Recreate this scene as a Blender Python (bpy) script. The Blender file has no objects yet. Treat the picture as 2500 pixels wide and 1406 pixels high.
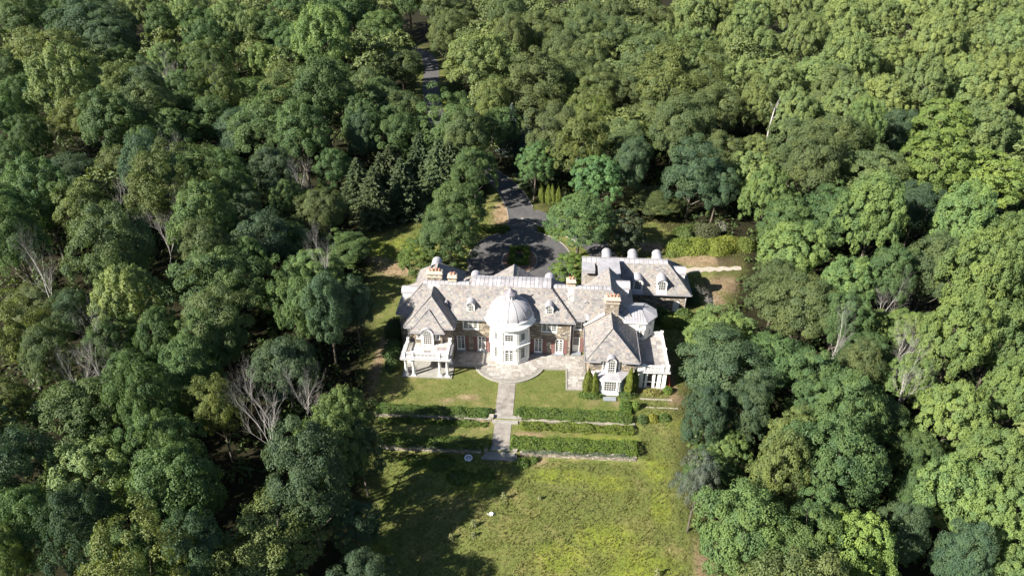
import bpy, math, random
import numpy as np
PI=math.pi; R_=math.radians
scene=bpy.context.scene
col=scene.collection
rnd=random.Random(11)

# ------------------------------------------------------------ camera, sky, sun, exposure
cd=bpy.data.cameras.new('camera'); cam=bpy.data.objects.new('camera',cd); col.objects.link(cam)
cd.sensor_fit='HORIZONTAL'; cd.sensor_width=36.0; cd.lens=36.0*1735/2500
cd.clip_start=1.0; cd.clip_end=6000
cam.location=(5.7,-85.5,67.3)
cam.rotation_euler=(R_(90-33),0,R_(3.6))
scene.camera=cam
SUN_AZ=31.5; SUN_EL=35.0          # light travels towards +x rotated SUN_AZ to +y
world=bpy.data.worlds.new('World'); scene.world=world; world.use_nodes=True
nt=world.node_tree; nt.nodes.clear()
sky=nt.nodes.new('ShaderNodeTexSky'); sky.sky_type='NISHITA'; sky.sun_disc=False
sky.sun_elevation=R_(SUN_EL); sky.sun_rotation=R_(270-SUN_AZ); sky.air_density=.85; sky.dust_density=.5; sky.altitude=200
bg=nt.nodes.new('ShaderNodeBackground'); bg.inputs['Strength'].default_value=0.05
wo=nt.nodes.new('ShaderNodeOutputWorld')
nt.links.new(sky.outputs[0],bg.inputs[0]); nt.links.new(bg.outputs[0],wo.inputs[0])
sd=bpy.data.lights.new('sun','SUN'); sd.energy=5.0; sd.angle=R_(0.53); sd.color=(1.0,0.94,0.84)
sun=bpy.data.objects.new('sun',sd); col.objects.link(sun)
from mathutils import Vector, Matrix
ld=Vector((math.cos(R_(SUN_AZ))*math.cos(R_(SUN_EL)),math.sin(R_(SUN_AZ))*math.cos(R_(SUN_EL)),-math.sin(R_(SUN_EL))))
sun.rotation_euler=ld.to_track_quat('-Z','Y').to_euler(); sun.location=(-120,-80,120)
vs=scene.view_settings; vs.view_transform='Standard'; vs.look='None'; vs.gamma=1.0; vs.use_curve_mapping=False
vs.exposure=1.55
scene.cycles.max_bounces=6; scene.cycles.diffuse_bounces=3; scene.cycles.transmission_bounces=4

# ------------------------------------------------------------ materials
MATS={}
def newmat(name):
    m=bpy.data.materials.new(name); m.use_nodes=True; n=m.node_tree; n.nodes.clear()
    out=n.nodes.new('ShaderNodeOutputMaterial'); p=n.nodes.new('ShaderNodeBsdfPrincipled')
    n.links.new(p.outputs[0],out.inputs[0]); MATS[name]=m
    return m,n,p,out
def N(n,t,**k):
    o=n.nodes.new(t)
    for a,b in k.items():
        if a[0]=='_': o.inputs[a[1:]].default_value=b
        else: setattr(o,a,b)
    return o
def L(n,a,b): n.links.new(a,b)
def coords(n,scale=None):
    tc=n.nodes.new('ShaderNodeNewGeometry'); return tc.outputs['Position']
def noise(n,vec,scale,detail=4,rough=.55,stretch=None):
    if stretch:
        mp=N(n,'ShaderNodeMapping'); mp.inputs['Scale'].default_value=stretch; L(n,vec,mp.inputs[0]); vec=mp.outputs[0]
    t=N(n,'ShaderNodeTexNoise',_Scale=scale,_Detail=detail,_Roughness=rough); L(n,vec,t.inputs['Vector']); return t.outputs['Fac']
def ramp(n,fac,stops,interp='LINEAR'):
    r=N(n,'ShaderNodeValToRGB'); r.color_ramp.interpolation=interp
    e=r.color_ramp.elements
    while len(e)<len(stops): e.new(.5)
    for i,(p,c) in enumerate(stops):
        e[i].position=p; e[i].color=(c,c,c,1) if isinstance(c,(int,float)) else (*c,1)
    L(n,fac,r.inputs[0]); return r.outputs[0]
def mix(n,fac,a,b,mode='MIX'):
    m=N(n,'ShaderNodeMix',data_type='RGBA',blend_type=mode)
    for sock,v in ((m.inputs[0],fac),(m.inputs[6],a),(m.inputs[7],b)):
        if isinstance(v,(int,float)): sock.default_value=v
        elif isinstance(v,tuple): sock.default_value=(*v,1)
        else: L(n,v,sock)
    return m.outputs[2]
def bump(n,p,h,strength=.5,dist=.05):
    b=N(n,'ShaderNodeBump',_Strength=strength,_Distance=dist); L(n,h,b.inputs['Height']); L(n,b.outputs[0],p.inputs['Normal'])
def attr(n,name): 
    a=N(n,'ShaderNodeAttribute',attribute_name=name); return a
def simple(name,base,rough=.7,sc=3.0,amp=.2,bs=None,metal=0.0,spec=.4,stretch=None,dirt=None):
    m,n,p,o=newmat(name); v=coords(n)
    f=noise(n,v,sc,5,.6,stretch)
    lo=tuple(c*(1-amp) for c in base); hi=tuple(min(1,c*(1+amp)) for c in base)
    c=ramp(n,f,[(.3,lo),(.7,hi)])
    if dirt:
        c=mix(n,ramp(n,noise(n,v,dirt[0],6,.7,dirt[3] if len(dirt)>3 else None),[(.55,0.0),(.75,dirt[2])]),c,dirt[1])
    L(n,c,p.inputs['Base Color']); p.inputs['Roughness'].default_value=rough; p.inputs['Metallic'].default_value=metal
    p.inputs['Specular IOR Level'].default_value=spec
    if bs: bump(n,p,noise(n,v,bs[0],4,.6),bs[1],bs[2] if len(bs)>2 else .02)
    return m
simple('white_paint',(.74,.73,.70),.55,2.5,.05,dirt=(1.2,(.55,.53,.48),.5,(1,1,.35)))
simple('white_stone',(.66,.64,.60),.8,3,.10,(9,.3),dirt=(2.0,(.42,.39,.34),.5))
simple('lead',(.33,.322,.34),.5,.9,.18,(2.5,.25),metal=.1,spec=.45,dirt=(.8,(.40,.36,.36),.7))
simple('dome_lead',(.345,.338,.35),.6,.7,.14,(2.5,.2),spec=.35,dirt=(.9,(.30,.285,.295),.6,(1,1,.5)))
simple('lead_dark',(.22,.20,.22),.45,2,.25,(3,.2),metal=.2)
simple('mortar',(.20,.18,.155),.95,4,.2,(20,.5))
simple('wall_core',(.22,.19,.155),.95,2.2,.4,(6,.8,.05))
simple('terracotta',(.40,.20,.125),.8,4,.25,(15,.2))
simple('cap_stone',(.52,.43,.34),.85,3,.22,(12,.3),dirt=(2.5,(.62,.56,.48),.8))
simple('shutter_red',(.175,.088,.080),.6,6,.12,(14,.1))
simple('flagstone_base',(.20,.19,.17),.9,2.5,.2,(14,.3))
simple('concrete',(.25,.24,.22),.9,1.6,.2,(18,.3),dirt=(1.0,(.20,.19,.16),.7))
simple('bluestone',(.20,.22,.245),.75,3,.15,(12,.2))
simple('bark',(.095,.08,.062),.95,5,.4,(9,.8,.05),stretch=(1,1,.25))
simple('dead_wood',(.36,.34,.32),.9,4,.25,(12,.4),stretch=(1,1,.3))
simple('mulch',(.145,.095,.068),1.0,6,.35,(25,.8,.05))
simple('gravel_track_surface',(.33,.29,.24),1.0,1.4,.2,(30,.4))
simple('kerb_stone',(.24,.225,.20),.9,2.5,.2,(14,.3))
simple('red_paint',(.42,.05,.035),.5,4,.1)
simple('white_plastic',(.75,.76,.78),.5,3,.06)
simple('screen_dark',(.012,.012,.014),.5,3,.2)
simple('tower_base_grey',(.45,.44,.42),.8,3,.12)
def m_glass():
    m,n,p,o=newmat('window_glass'); v=coords(n)
    c=ramp(n,noise(n,v,1.7,2,.5),[(.40,(.012,.014,.018)),(.62,(.03,.032,.034)),(.74,(.12,.085,.05))])
    L(n,c,p.inputs['Base Color']); p.inputs['Roughness'].default_value=.06; p.inputs['Specular IOR Level'].default_value=.5
m_glass()
def m_slate():
    m,n,p,o=newmat('slate'); v=coords(n); a=attr(n,'tint')
    c=ramp(n,a.outputs['Fac'],[(0,(.175,.175,.19)),(.14,(.245,.24,.24)),(.34,(.285,.275,.265)),(.52,(.215,.225,.235)),(.64,(.30,.27,.235)),(.78,(.25,.215,.215)),(.88,(.33,.325,.305)),(.96,(.13,.13,.15))],'CONSTANT')
    c=mix(n,.22,c,(.215,.207,.200)); c=mix(n,1.0,c,(.90,.86,.82),'MULTIPLY')
    f=noise(n,v,.45,5,.6); c=mix(n,1.0,c,ramp(n,f,[(.3,.90),(.7,1.10)]),'MULTIPLY')
    rust=ramp(n,noise(n,v,1.1,4,.7,(1,.35,.35)),[(.66,0.0),(.78,.45)]); c=mix(n,rust,c,(.36,.20,.09))
    lich=ramp(n,noise(n,v,3.2,5,.7),[(.58,0.0),(.70,.30)]); c=mix(n,lich,c,(.42,.42,.38))
    s=attr(n,'stain'); c=mix(n,s.outputs['Fac'],c,(.72,.71,.68))
    L(n,c,p.inputs['Base Color']); p.inputs['Roughness'].default_value=.62; p.inputs['Specular IOR Level'].default_value=.45
    bump(n,p,noise(n,v,11,4,.6),.35,.02)
m_slate()
def m_tinted(name,stops,rough=.9,bs=(10,.5,.03),fine=5):
    m,n,p,o=newmat(name); v=coords(n); a=attr(n,'tint')
    c=ramp(n,a.outputs['Fac'],stops,'CONSTANT')
    f=noise(n,v,fine,5,.6); c=mix(n,1.0,c,ramp(n,f,[(.3,.72),(.7,1.28)]),'MULTIPLY')
    L(n,c,p.inputs['Base Color']); p.inputs['Roughness'].default_value=rough
    bump(n,p,noise(n,v,bs[0],4,.6),bs[1],bs[2])
m_tinted('rubble_stone',[(0,(.21,.175,.135)),(.18,(.28,.235,.175)),(.36,(.17,.15,.13)),(.52,(.33,.285,.22)),(.66,(.235,.18,.125)),(.80,(.40,.355,.285)),(.92,(.13,.115,.10))])
def m_objtint(name,c0,c1,rough=.9,sc=2.0,bs=(12,.3,.02)):
    m,n,p,o=newmat(name); v=coords(n); oi=N(n,'ShaderNodeObjectInfo')
    c=mix(n,oi.outputs['Random'],c0,c1)
    c=mix(n,1.0,c,ramp(n,noise(n,v,sc,5,.6),[(.3,.72),(.7,1.22)]),'MULTIPLY')
    L(n,c,p.inputs['Base Color']); p.inputs['Roughness'].default_value=rough; bump(n,p,noise(n,v,*bs[:1]),bs[1],bs[2])
m_objtint('flagstone',(.25,.225,.20),(.35,.335,.315))
m_objtint('lead_panel',(.325,.31,.32),(.385,.37,.38),rough=.5,sc=1.2)
m_objtint('path_stone',(.195,.175,.155),(.265,.245,.22),sc=1.2)
m_objtint('balcony_tile',(.40,.36,.31),(.62,.58,.53))
m_objtint('balcony_tile_dark',(.22,.19,.19),(.30,.26,.26))
m_objtint('deck_panel',(.20,.185,.18),(.36,.335,.315),sc=3)
m_objtint('coping',(.21,.19,.155),(.34,.31,.255))
def m_asphalt():
    m,n,p,o=newmat('asphalt'); v=coords(n)
    c=ramp(n,noise(n,v,.35,6,.65),[(.3,(.050,.051,.056)),(.7,(.082,.080,.080))])
    c=mix(n,ramp(n,noise(n,v,1.6,5,.7),[(.52,0.0),(.70,.55)]),c,(.15,.128,.105)); c=mix(n,1.0,c,ramp(n,noise(n,v,5,5,.8),[(.3,.8),(.7,1.2)]),'MULTIPLY')
    L(n,c,p.inputs['Base Color']); p.inputs['Roughness'].default_value=.9; bump(n,p,noise(n,v,18,3,.6),.3,.01)
m_asphalt()
def leafmat(name,transl=.28,bright=1.0):
    m,n,p,o=newmat(name); a=attr(n,'tint'); oi=N(n,'ShaderNodeObjectInfo')
    c=oi.outputs['Color']
    yl=mix(n,1.0,c,(1.22,1.14,.90),'MULTIPLY'); dk=mix(n,1.0,c,(.76,.84,.90),'MULTIPLY')
    c2=mix(n,a.outputs['Fac'],dk,yl)
    L(n,c2,p.inputs['Base Color']); p.inputs['Roughness'].default_value=.55; p.inputs['Specular IOR Level'].default_value=.3
    t=N(n,'ShaderNodeBsdfTranslucent'); L(n,mix(n,1.0,c2,(1.25,1.3,.55),'MULTIPLY'),t.inputs[0])
    s=N(n,'ShaderNodeMixShader'); s.inputs[0].default_value=transl
    L(n,p.outputs[0],s.inputs[1]); L(n,t.outputs[0],s.inputs[2]); L(n,s.outputs[0],o.inputs[0])
leafmat('leaf',.26); leafmat('needle',.10)
def m_ground():
    m,n,p,o=newmat('ground_cover'); v=coords(n); a=attr(n,'cover'); s=N(n,'ShaderNodeSeparateColor'); L(n,a.outputs['Color'],s.inputs[0])
    big=noise(n,v,.09,5,.6); mid=noise(n,v,.55,6,.68); fine=noise(n,v,3.4,6,.75)
    g=ramp(n,mid,[(.30,(.080,.104,.027)),(.47,(.122,.136,.040)),(.60,(.170,.158,.060)),(.75,(.245,.195,.105))])
    g=mix(n,ramp(n,big,[(.42,.0),(.60,.75)]),g,(.104,.130,.034))
    lush=mix(n,ramp(n,mid,[(.35,0.0),(.62,1.0)]),(.13,.165,.026),(.20,.235,.030))
    lf=N(n,'ShaderNodeMath',operation='MULTIPLY'); L(n,s.outputs['Blue'],lf.inputs[0]); L(n,ramp(n,noise(n,v,.8,6,.7),[(.34,.25),(.58,1.0)]),lf.inputs[1]); g=mix(n,lf.outputs[0],g,lush)
    d=ramp(n,mid,[(.3,(.19,.125,.08)),(.7,(.32,.235,.155))])
    g=mix(n,s.outputs['Green'],g,d)
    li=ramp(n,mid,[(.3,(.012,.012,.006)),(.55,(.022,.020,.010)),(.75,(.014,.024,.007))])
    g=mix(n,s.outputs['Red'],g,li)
    g=mix(n,1.0,g,ramp(n,fine,[(.25,.62),(.75,1.4)]),'MULTIPLY')
    L(n,g,p.inputs['Base Color']); p.inputs['Roughness'].default_value=1.0; p.inputs['Specular IOR Level'].default_value=.1
    bump(n,p,fine,.9,.18)
m_ground()

# ------------------------------------------------------------ mesh helpers
def frame(ox=0,oy=0,oz=0,deg=0):
    c,s=math.cos(R_(deg)),math.sin(R_(deg))
    return lambda x,y,z:(ox+c*x-s*y, oy+s*x+c*y, oz+z)
ID=frame()
class MB:
    def __init__(s,fr=ID): s.v=[];s.f=[];s.t=[];s.fr=fr;s.sm=[];s.st=[]
    def add(s,pts,faces,tint=None,smooth=False):
        k=len(s.v); s.v+= [s.fr(*p) for p in pts]
        for f in faces: s.f.append([k+i for i in f]); s.t.append(.5 if tint is None else tint); s.sm.append(smooth)
        return s
    def box(s,x0,x1,y0,y1,z0,z1,tint=None):
        return s.add([(x0,y0,z0),(x1,y0,z0),(x1,y1,z0),(x0,y1,z0),(x0,y0,z1),(x1,y0,z1),(x1,y1,z1),(x0,y1,z1)],
            [(3,2,1,0),(4,5,6,7),(0,1,5,4),(1,2,6,5),(2,3,7,6),(3,0,4,7)],tint)
    def prism(s,poly,z0,z1,tint=None):
        n=len(poly); return s.add([(x,y,z0) for x,y in poly]+[(x,y,z1) for x,y in poly],
            [tuple(range(n-1,-1,-1)),tuple(range(n,2*n))]+[(i,(i+1)%n,n+(i+1)%n,n+i) for i in range(n)],tint)
    def plate(s,pts,d,tint=None):            # polygon in 3D extruded by vector d
        n=len(pts); return s.add(list(pts)+[(p[0]+d[0],p[1]+d[1],p[2]+d[2]) for p in pts],
            [tuple(range(n)),tuple(range(2*n-1,n-1,-1))]+[(i,n+i,n+(i+1)%n,(i+1)%n) for i in range(n)],tint)
    def lathe(s,prof,cx=0,cy=0,n=24,a0=0,a1=360,smooth=True):
        full=abs(a1-a0)>=359.9; m=n if full else n+1; k=len(prof); pts=[]
        for i in range(m):
            a=R_(a0+(a1-a0)*i/n)
            for r,z in prof: pts.append((cx+r*math.cos(a),cy+r*math.sin(a),z))
        fs=[]
        for i in range(n):
            j=(i+1)%m
            for q in range(k-1): fs.append((i*k+q,j*k+q,j*k+q+1,i*k+q+1))
        return s.add(pts,fs,None,smooth)
    def tube(s,path,radii,n=6,cap=True):
        path=[Vector(p) for p in path]; pts=[]; fs=[]
        if isinstance(radii,(int,float)): radii=[radii]*len(path)
        ref=Vector((.31,.77,.55))
        for i,p in enumerate(path):
            d=(path[min(i+1,len(path)-1)]-path[max(i-1,0)]).normalized()
            a=d.cross(ref); 
            if a.length<1e-3: a=d.cross(Vector((1,0,0)))
            a.normalize(); b=d.cross(a)
            for q in range(n):
                t=2*PI*q/n; w=p+(a*math.cos(t)+b*math.sin(t))*radii[i]; pts.append(tuple(w))
        for i in range(len(path)-1):
            for q in range(n): fs.append((i*n+q,i*n+(q+1)%n,(i+1)*n+(q+1)%n,(i+1)*n+q))
        if cap: fs.append(tuple(range((len(path)-1)*n,len(path)*n))); fs.append(tuple(range(n-1,-1,-1)))
        return s.add(pts,fs,None,True)
    def mesh(s,name):
        me=bpy.data.meshes.new(name); me.from_pydata(s.v,[],s.f)
        me.polygons.foreach_set('use_smooth',s.sm)
        if any(t!=.5 for t in s.t) or s.st:
            a=me.attributes.new('tint','FLOAT','FACE'); a.data.foreach_set('value',s.t)
        if s.st:
            a=me.attributes.new('stain','FLOAT','FACE'); a.data.foreach_set('value',s.st)
        me.update(); return me
def obj(name,mb,mat,parent=None,kind=None,color=None,local=False):
    me=mb.mesh(name) if isinstance(mb,MB) else mb
    if mat and not me.materials: me.materials.append(MATS[mat])
    o=bpy.data.objects.new(name,me); col.objects.link(o)
    if parent:
        o.parent=parent
        if parent.type=='EMPTY' and not local: o.matrix_parent_inverse=Matrix.Translation(-Vector(parent.location))
    if kind: o['kind']=kind
    if color: o.color=(*color,1)
    return o
def tag(o,label,cat,group=None,kind=None):
    o['label']=label; o['category']=cat
    if group: o['group']=group
    if kind: o['kind']=kind
    return o
def thing(name,label,cat,loc=(0,0,0),group=None):
    o=bpy.data.objects.new(name,None); col.objects.link(o); o.location=loc; o.empty_display_size=.3
    return tag(o,label,cat,group)
def struct(name,mb,mat): 
    o=obj(name,mb,mat); o['kind']='structure'; return o
def npmesh(name,V,F,tint=None,smooth=False):
    me=bpy.data.meshes.new(name); k=F.shape[1]
    me.vertices.add(len(V)); me.vertices.foreach_set('co',np.ascontiguousarray(V,np.float32).ravel())
    me.loops.add(F.size); me.loops.foreach_set('vertex_index',np.ascontiguousarray(F,np.int32).ravel())
    me.polygons.add(len(F)); me.polygons.foreach_set('loop_start',np.arange(0,F.size,k,dtype=np.int32))
    me.polygons.foreach_set('use_smooth',np.full(len(F),smooth))
    if tint is not None:
        a=me.attributes.new('tint','FLOAT','FACE'); a.data.foreach_set('value',np.ascontiguousarray(tint,np.float32))
    me.update(calc_edges=True); return me

# ------------------------------------------------------------ terrain
def ss(t): t=np.clip(t,0,1); return t*t*(3-2*t)
def gz(x,y):
    b=ss((x+19.5)/2)*ss((19.8-x)/2)*ss((y+36)/12)
    slope=-.15-1.05*ss((-10-y)/12)-.5*ss((-24-y)/20)
    step=np.where(y>-14.55,-.15,np.where(y>-20.05,-.55,-1.2))
    r=np.hypot(x,y-5)
    n=ss((r-45)/40)*(1.6*np.sin(x*.031+1.3)*np.cos(y*.027)+.8*np.sin(x*.07+y*.05))
    return slope*(1-b)+step*b+n
def polydist(X,Y,P):
    ins=np.zeros(X.shape,bool); d=np.full(X.shape,1e9)
    for i in range(len(P)):
        x1,y1=P[i-1]; x2,y2=P[i]
        c=((y1>Y)!=(y2>Y))&(X<(x2-x1)*(Y-y1)/(y2-y1+1e-12)+x1); ins^=c
        dx,dy=x2-x1,y2-y1; t=np.clip(((X-x1)*dx+(Y-y1)*dy)/(dx*dx+dy*dy+1e-9),0,1)
        d=np.minimum(d,np.hypot(X-x1-t*dx,Y-y1-t*dy))
    return np.where(ins,d,-d)             # positive inside
CLEAR=[(-14.3, -38.6), (-15.8, -25.6), (-17.8, -13.8), (-20.4, -5.1), (-23.8, 9.6), (-27.4, 25.3), (-31.4, 30.4), (-30.2, 35.3), (-20.0, 42.4), (-7.5, 53.3), (-7.4, 65.1), (-2.7, 65.4), (2.3, 52.9), (5.4, 49.2), (16.6, 40.8), (25.6, 50.5), (30.9, 45.2), (33.5, 40.2), (40.9, 37.3), (40.3, 26.7), (36.5, 18.3), (34.6, 9.8), (28.8, 8.3), (26.0, -2.1), (23.9, -11.1), (23.1, -21.2), (23.7, -30.5), (24.8, -36.2), (20.0, -70.0), (-24.0, -70.0)]
ROAD=[(0,40),(-.6,46),(-2.0,52),(-5,60),(-11,69),(-19,82),(-27,104),(-33,130),(-38,160),(-46,174),(-62,186),(-90,196)]
def linedist(X,Y,P):
    d=np.full(np.shape(X),1e9)
    for i in range(1,len(P)):
        x1,y1=P[i-1]; x2,y2=P[i]; dx,dy=x2-x1,y2-y1
        t=np.clip(((X-x1)*dx+(Y-y1)*dy)/(dx*dx+dy*dy),0,1); d=np.minimum(d,np.hypot(X-x1-t*dx,Y-y1-t*dy))
    return d
def spots(X,Y,L_): 
    m=np.zeros(np.shape(X))
    for x,y,rx,ry in L_: m=np.maximum(m,ss(1.5-np.sqrt(((X-x)/rx)**2+((Y-y)/ry)**2)))
    return m
DIRT=[(-4.5,46,2.2,6),(-22,23,4,2.5),(-27,26,3,1.2),(34,29.5,6,2.2),(37,21.5,4,3),(34,16,1.5,4),(20.8,-7.4,2.6,.6),(23.6,-4,.8,6),(24,-9,1.2,1.2),
      (-5.2,-10.6,1.6,.5),(-8,-11.4,.9,.35),(5,-20.9,.8,.7),(3.6,-16.9,1.8,.35),(-19.5,-3,.7,9),(26,-25,1.3,3),(24,-36,1.2,4),(16.2,-10.3,1.0,.5),(12.6,-10,.9,.4),(24.5,34,3,2),(20,27,5,1.5)]
LUSH=[(13,-32,3.5,2),(17,-36,4,3),(8,-35,3,2),(20,-27,1.2,2.5),(14,-24,2.5,1.2),(8,-23.2,4,1.2),(-3,-24.5,4,2.5),(-19,-31,2.5,2),(-14,-36,3,2),(-28,120,3,9),(-29,112,2,5),(-24,30,7,5),(20,-21.5,1.5,2),(26,-14,3,2),(35,36,6,3),(-9,-15.2,3,.7),(14,-16.9,4,.5),(-8,-22,4,1.5)]
def covermask(X,Y):
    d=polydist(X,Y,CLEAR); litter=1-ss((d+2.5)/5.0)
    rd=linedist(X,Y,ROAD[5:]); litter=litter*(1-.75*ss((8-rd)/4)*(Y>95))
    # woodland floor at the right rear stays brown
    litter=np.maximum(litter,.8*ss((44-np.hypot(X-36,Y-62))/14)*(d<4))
    return litter,np.clip(spots(X,Y,DIRT),0,1)*.9,np.clip(spots(X,Y,LUSH),0,1)*.85
def build_ground():
    def lines(dense0,dense1,step,lo,hi,extra):
        a=list(np.arange(dense0,dense1+.01,step)); s=step; p=dense1
        while p<hi: s*=1.18; p+=s; a.append(p)
        s=step; p=dense0
        while p>lo: s*=1.18; p-=s; a.append(p)
        return np.array(sorted(set(np.round(a+extra,3))))
    xs=lines(-40,46,.8,-2200,2200,[-19.5,19.8]); ys=lines(-48,70,.8,-1500,2600,[-14.57,-14.53,-20.07,-20.03])
    X,Y=np.meshgrid(xs,ys); Z=gz(X,Y)
    rr=np.random.default_rng(3)
    d=polydist(X,Y,CLEAR)
    paved=((X>-17)&(X<30)&(Y>-20.5)&(Y<14))|((X>-13)&(X<30)&(Y>8)&(Y<60))|((X>28)&(Y>22)&(Y<30))
    Z=Z+np.where((d>0)&~paved,rr.normal(0,.035,X.shape),0)
    nx,ny=len(xs),len(ys); idx=np.arange(nx*ny).reshape(ny,nx)
    F=np.stack([idx[:-1,:-1],idx[:-1,1:],idx[1:,1:],idx[1:,:-1]],-1).reshape(-1,4)
    me=npmesh('ground',np.stack([X,Y,Z],-1).reshape(-1,3),F,None,True)
    li,di,lu=covermask(X,Y)
    a=me.attributes.new('cover','FLOAT_COLOR','POINT')
    a.data.foreach_set('color',np.stack([li,di,lu,np.ones_like(li)],-1).astype(np.float32).ravel())
    me.materials.append(MATS['ground_cover'])
    o=bpy.data.objects.new('ground',me); col.objects.link(o); o['kind']='structure'
build_ground()
# ------------------------------------------------------------ building kit
def roof(parent,name,faces,mat='slate',slates=True,stain=None,exposure=.27,thick=.14,seed=1):
    rg=random.Random(seed); slab=MB(); sl=MB(); up=Vector((0,0,1))
    for pts in faces:
        P=[Vector(p) for p in pts]; n=Vector((0,0,0))
        for i in range(len(P)): n+= (P[i]-P[0]).cross(P[(i+1)%len(P)]-P[0])
        n.normalize()
        if n.z<0: n=-n; P=P[::-1]
        slab.plate([tuple(p-n*.02) for p in P],tuple(-n*thick))
        if not slates: continue
        v=(up-n*n.z).normalized(); u=v.cross(n); o=P[0]
        U=[((p-o).dot(u),(p-o).dot(v)) for p in P]
        v0=min(q[1] for q in U); v1=max(q[1] for q in U); y=v0; row=0
        while y<v1-.05:
            ym=min(y+exposure*.5,v1-.01); xs=[]
            for i in range(len(U)):
                (a,b),(c,d)=U[i-1],U[i]
                if (b>ym)!=(d>ym): xs.append(a+(c-a)*(ym-b)/(d-b))
            xs.sort()
            for k in range(0,len(xs)-1,2):
                x=xs[k]; end=xs[k+1]; first=True
                while x<end-.04:
                    w=rg.uniform(.2,.44)*(rg.uniform(.4,1) if first else 1); first=False
                    e=min(end,x+w); 
                    if end-e<.1: e=end
                    j=rg.uniform(-.012,.012); h0=rg.uniform(.03,.055); top=min(y+exposure+.02,v1)
                    A=o+u*(x+.006)+v*(y-.02+j); B=o+u*(e-.006)+v*(y-.02+j); C=o+u*(e-.006)+v*top; D=o+u*(x+.006)+v*top
                    t=rg.random(); k0=len(sl.v)
                    sl.add([tuple(A+n*h0),tuple(B+n*h0),tuple(C+n*.008),tuple(D+n*.008),tuple(A-n*.01),tuple(B-n*.01)],[(0,1,2,3),(4,5,1,0)],t)
                    sv=0.0
                    if stain:
                        c=(A+B+C+D)/4
                        for (sx,sy,sw,sh) in stain:
                            dx=abs(c.x-sx)/sw; dz=(sy-c.z)/sh
                            if dx<1 and -.1<dz<1 and rg.random()>.25*dz+.08: sv=max(sv,min(.9,(1-dx)*1.7*(1-max(0,dz))*rg.uniform(.35,1.25)))
                    sl.st+= [sv,sv]
                    x=e
            y+=exposure; row+=1
    r=obj(name,slab,'lead' if mat=='lead' else mat,parent)
    if mat=='slate': pass
    if slates: obj('slates',sl,'slate',r,kind='stuff')
    return r
def caps(parent,edges,r=.05,mat='slate',name='hip_roll'):
    for a,b in edges: obj(name,MB().tube([a,b],r,6),mat,parent)
def stonewall(parent,name,fr,length,z0,z1,openings=(),seed=1,top=None):
    rg=random.Random(seed); core=MB(fr); core.box(0,length,.2,.45,z0,z1)
    # close the jambs of the openings
    st=MB(fr); z=z0
    while z<z1-.03:
        h=min(rg.uniform(.13,.30),z1-z); x=-rg.uniform(0,.2)
        segs=[(0.0,length)]
        for (a,b,c,d) in openings:
            if z<d and z+h>c:
                new=[]
                for (s,e) in segs:
                    if b<=s or a>=e: new.append((s,e))
                    else:
                        if a>s: new.append((s,a))
                        if b<e: new.append((b,e))
                segs=new
        for (s,e) in segs:
            x=s
            while x<e-.02:
                w=rg.uniform(.22,.75); q=min(e,x+w)
                if e-q<.15: q=e
                pr=-rg.uniform(0,.055); g=.012
                X0,X1,Z0,Z1=x+g,q-g,z+g,z+h-g
                if X1>X0 and Z1>Z0:
                    j=lambda a=.015: rg.uniform(-a,a)
                    st.add([(X0,.22,Z0),(X1,.22,Z0),(X1,.22,Z1),(X0,.22,Z1),(X0+.01,pr+j(),Z0+.01),(X1-.01,pr+j(),Z0+.01),(X1-.01,pr+j(),Z1-.01),(X0+.01,pr+j(),Z1-.01)],
                        [(4,5,6,7),(0,1,5,4),(1,2,6,5),(2,3,7,6),(3,0,4,7)],rg.random())
                x=q
        z+=h
    w=obj(name,core,'mortar',parent)
    obj('stone_facing',st,'rubble_stone',w,kind='stuff')
    return w
def bars(mb,x0,x1,z0,z1,cols,rows,y0,y1,t=.035):
    for i in range(1,cols): x=x0+(x1-x0)*i/cols; mb.box(x-t/2,x+t/2,y0,y1,z0,z1)
    for i in range(1,rows): z=z0+(z1-z0)*i/rows; mb.box(x0,x1,y0+.004,y1-.004,z-t/2,z+t/2)
def window(parent,fr,w,h,cols,rows,gy=.06,case=.12,name='window',mull=(),panel=0.0,proud=.06,sill=True,transom=None,label=None):
    f=MB(fr); c=case; d=gy+.04
    f.box(-w/2-c,-w/2,-proud,d,-c*.3,h+c); f.box(w/2,w/2+c,-proud,d,-c*.3,h+c); f.box(-w/2,w/2,-proud,d,h,h+c)
    if sill: f.box(-w/2-c-.04,w/2+c+.04,-proud-.07,d,-c*.3-.09,-c*.3)
    f.box(-w/2,w/2,-proud+.02,d,-c*.3,.05)
    if panel: f.box(-w/2,w/2,-.02,gy+.01,.05,panel)
    wn=obj(name,f,'white_paint',parent)
    if label: wn['label']=label
    z0=max(.05,panel); obj('pane',MB(fr).box(-w/2,w/2,gy,gy+.03,z0,h),'window_glass',wn)
    b=MB(fr); edges=[-w/2]+[-w/2+w*m for m in mull]+[w/2]
    for m in edges[1:-1]: b.box(m-.05,m+.05,gy-.07,gy,z0,h)
    zt=h
    if transom: b.box(-w/2,w/2,gy-.06,gy,h-transom-.04,h-transom+.04); zt=h-transom
    for i in range(len(edges)-1):
        a,e=edges[i]+.05,edges[i+1]-.05
        # sash frame
        b.box(a-.05,a+.03,gy-.045,gy-.002,z0,h); b.box(e-.03,e+.05,gy-.045,gy-.002,z0,h)
        bars(b,a,e,z0,zt,max(1,cols//(len(edges)-1)),rows,gy-.04,gy-.003)
    obj('muntins',b,'white_paint',wn); return wn
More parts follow.
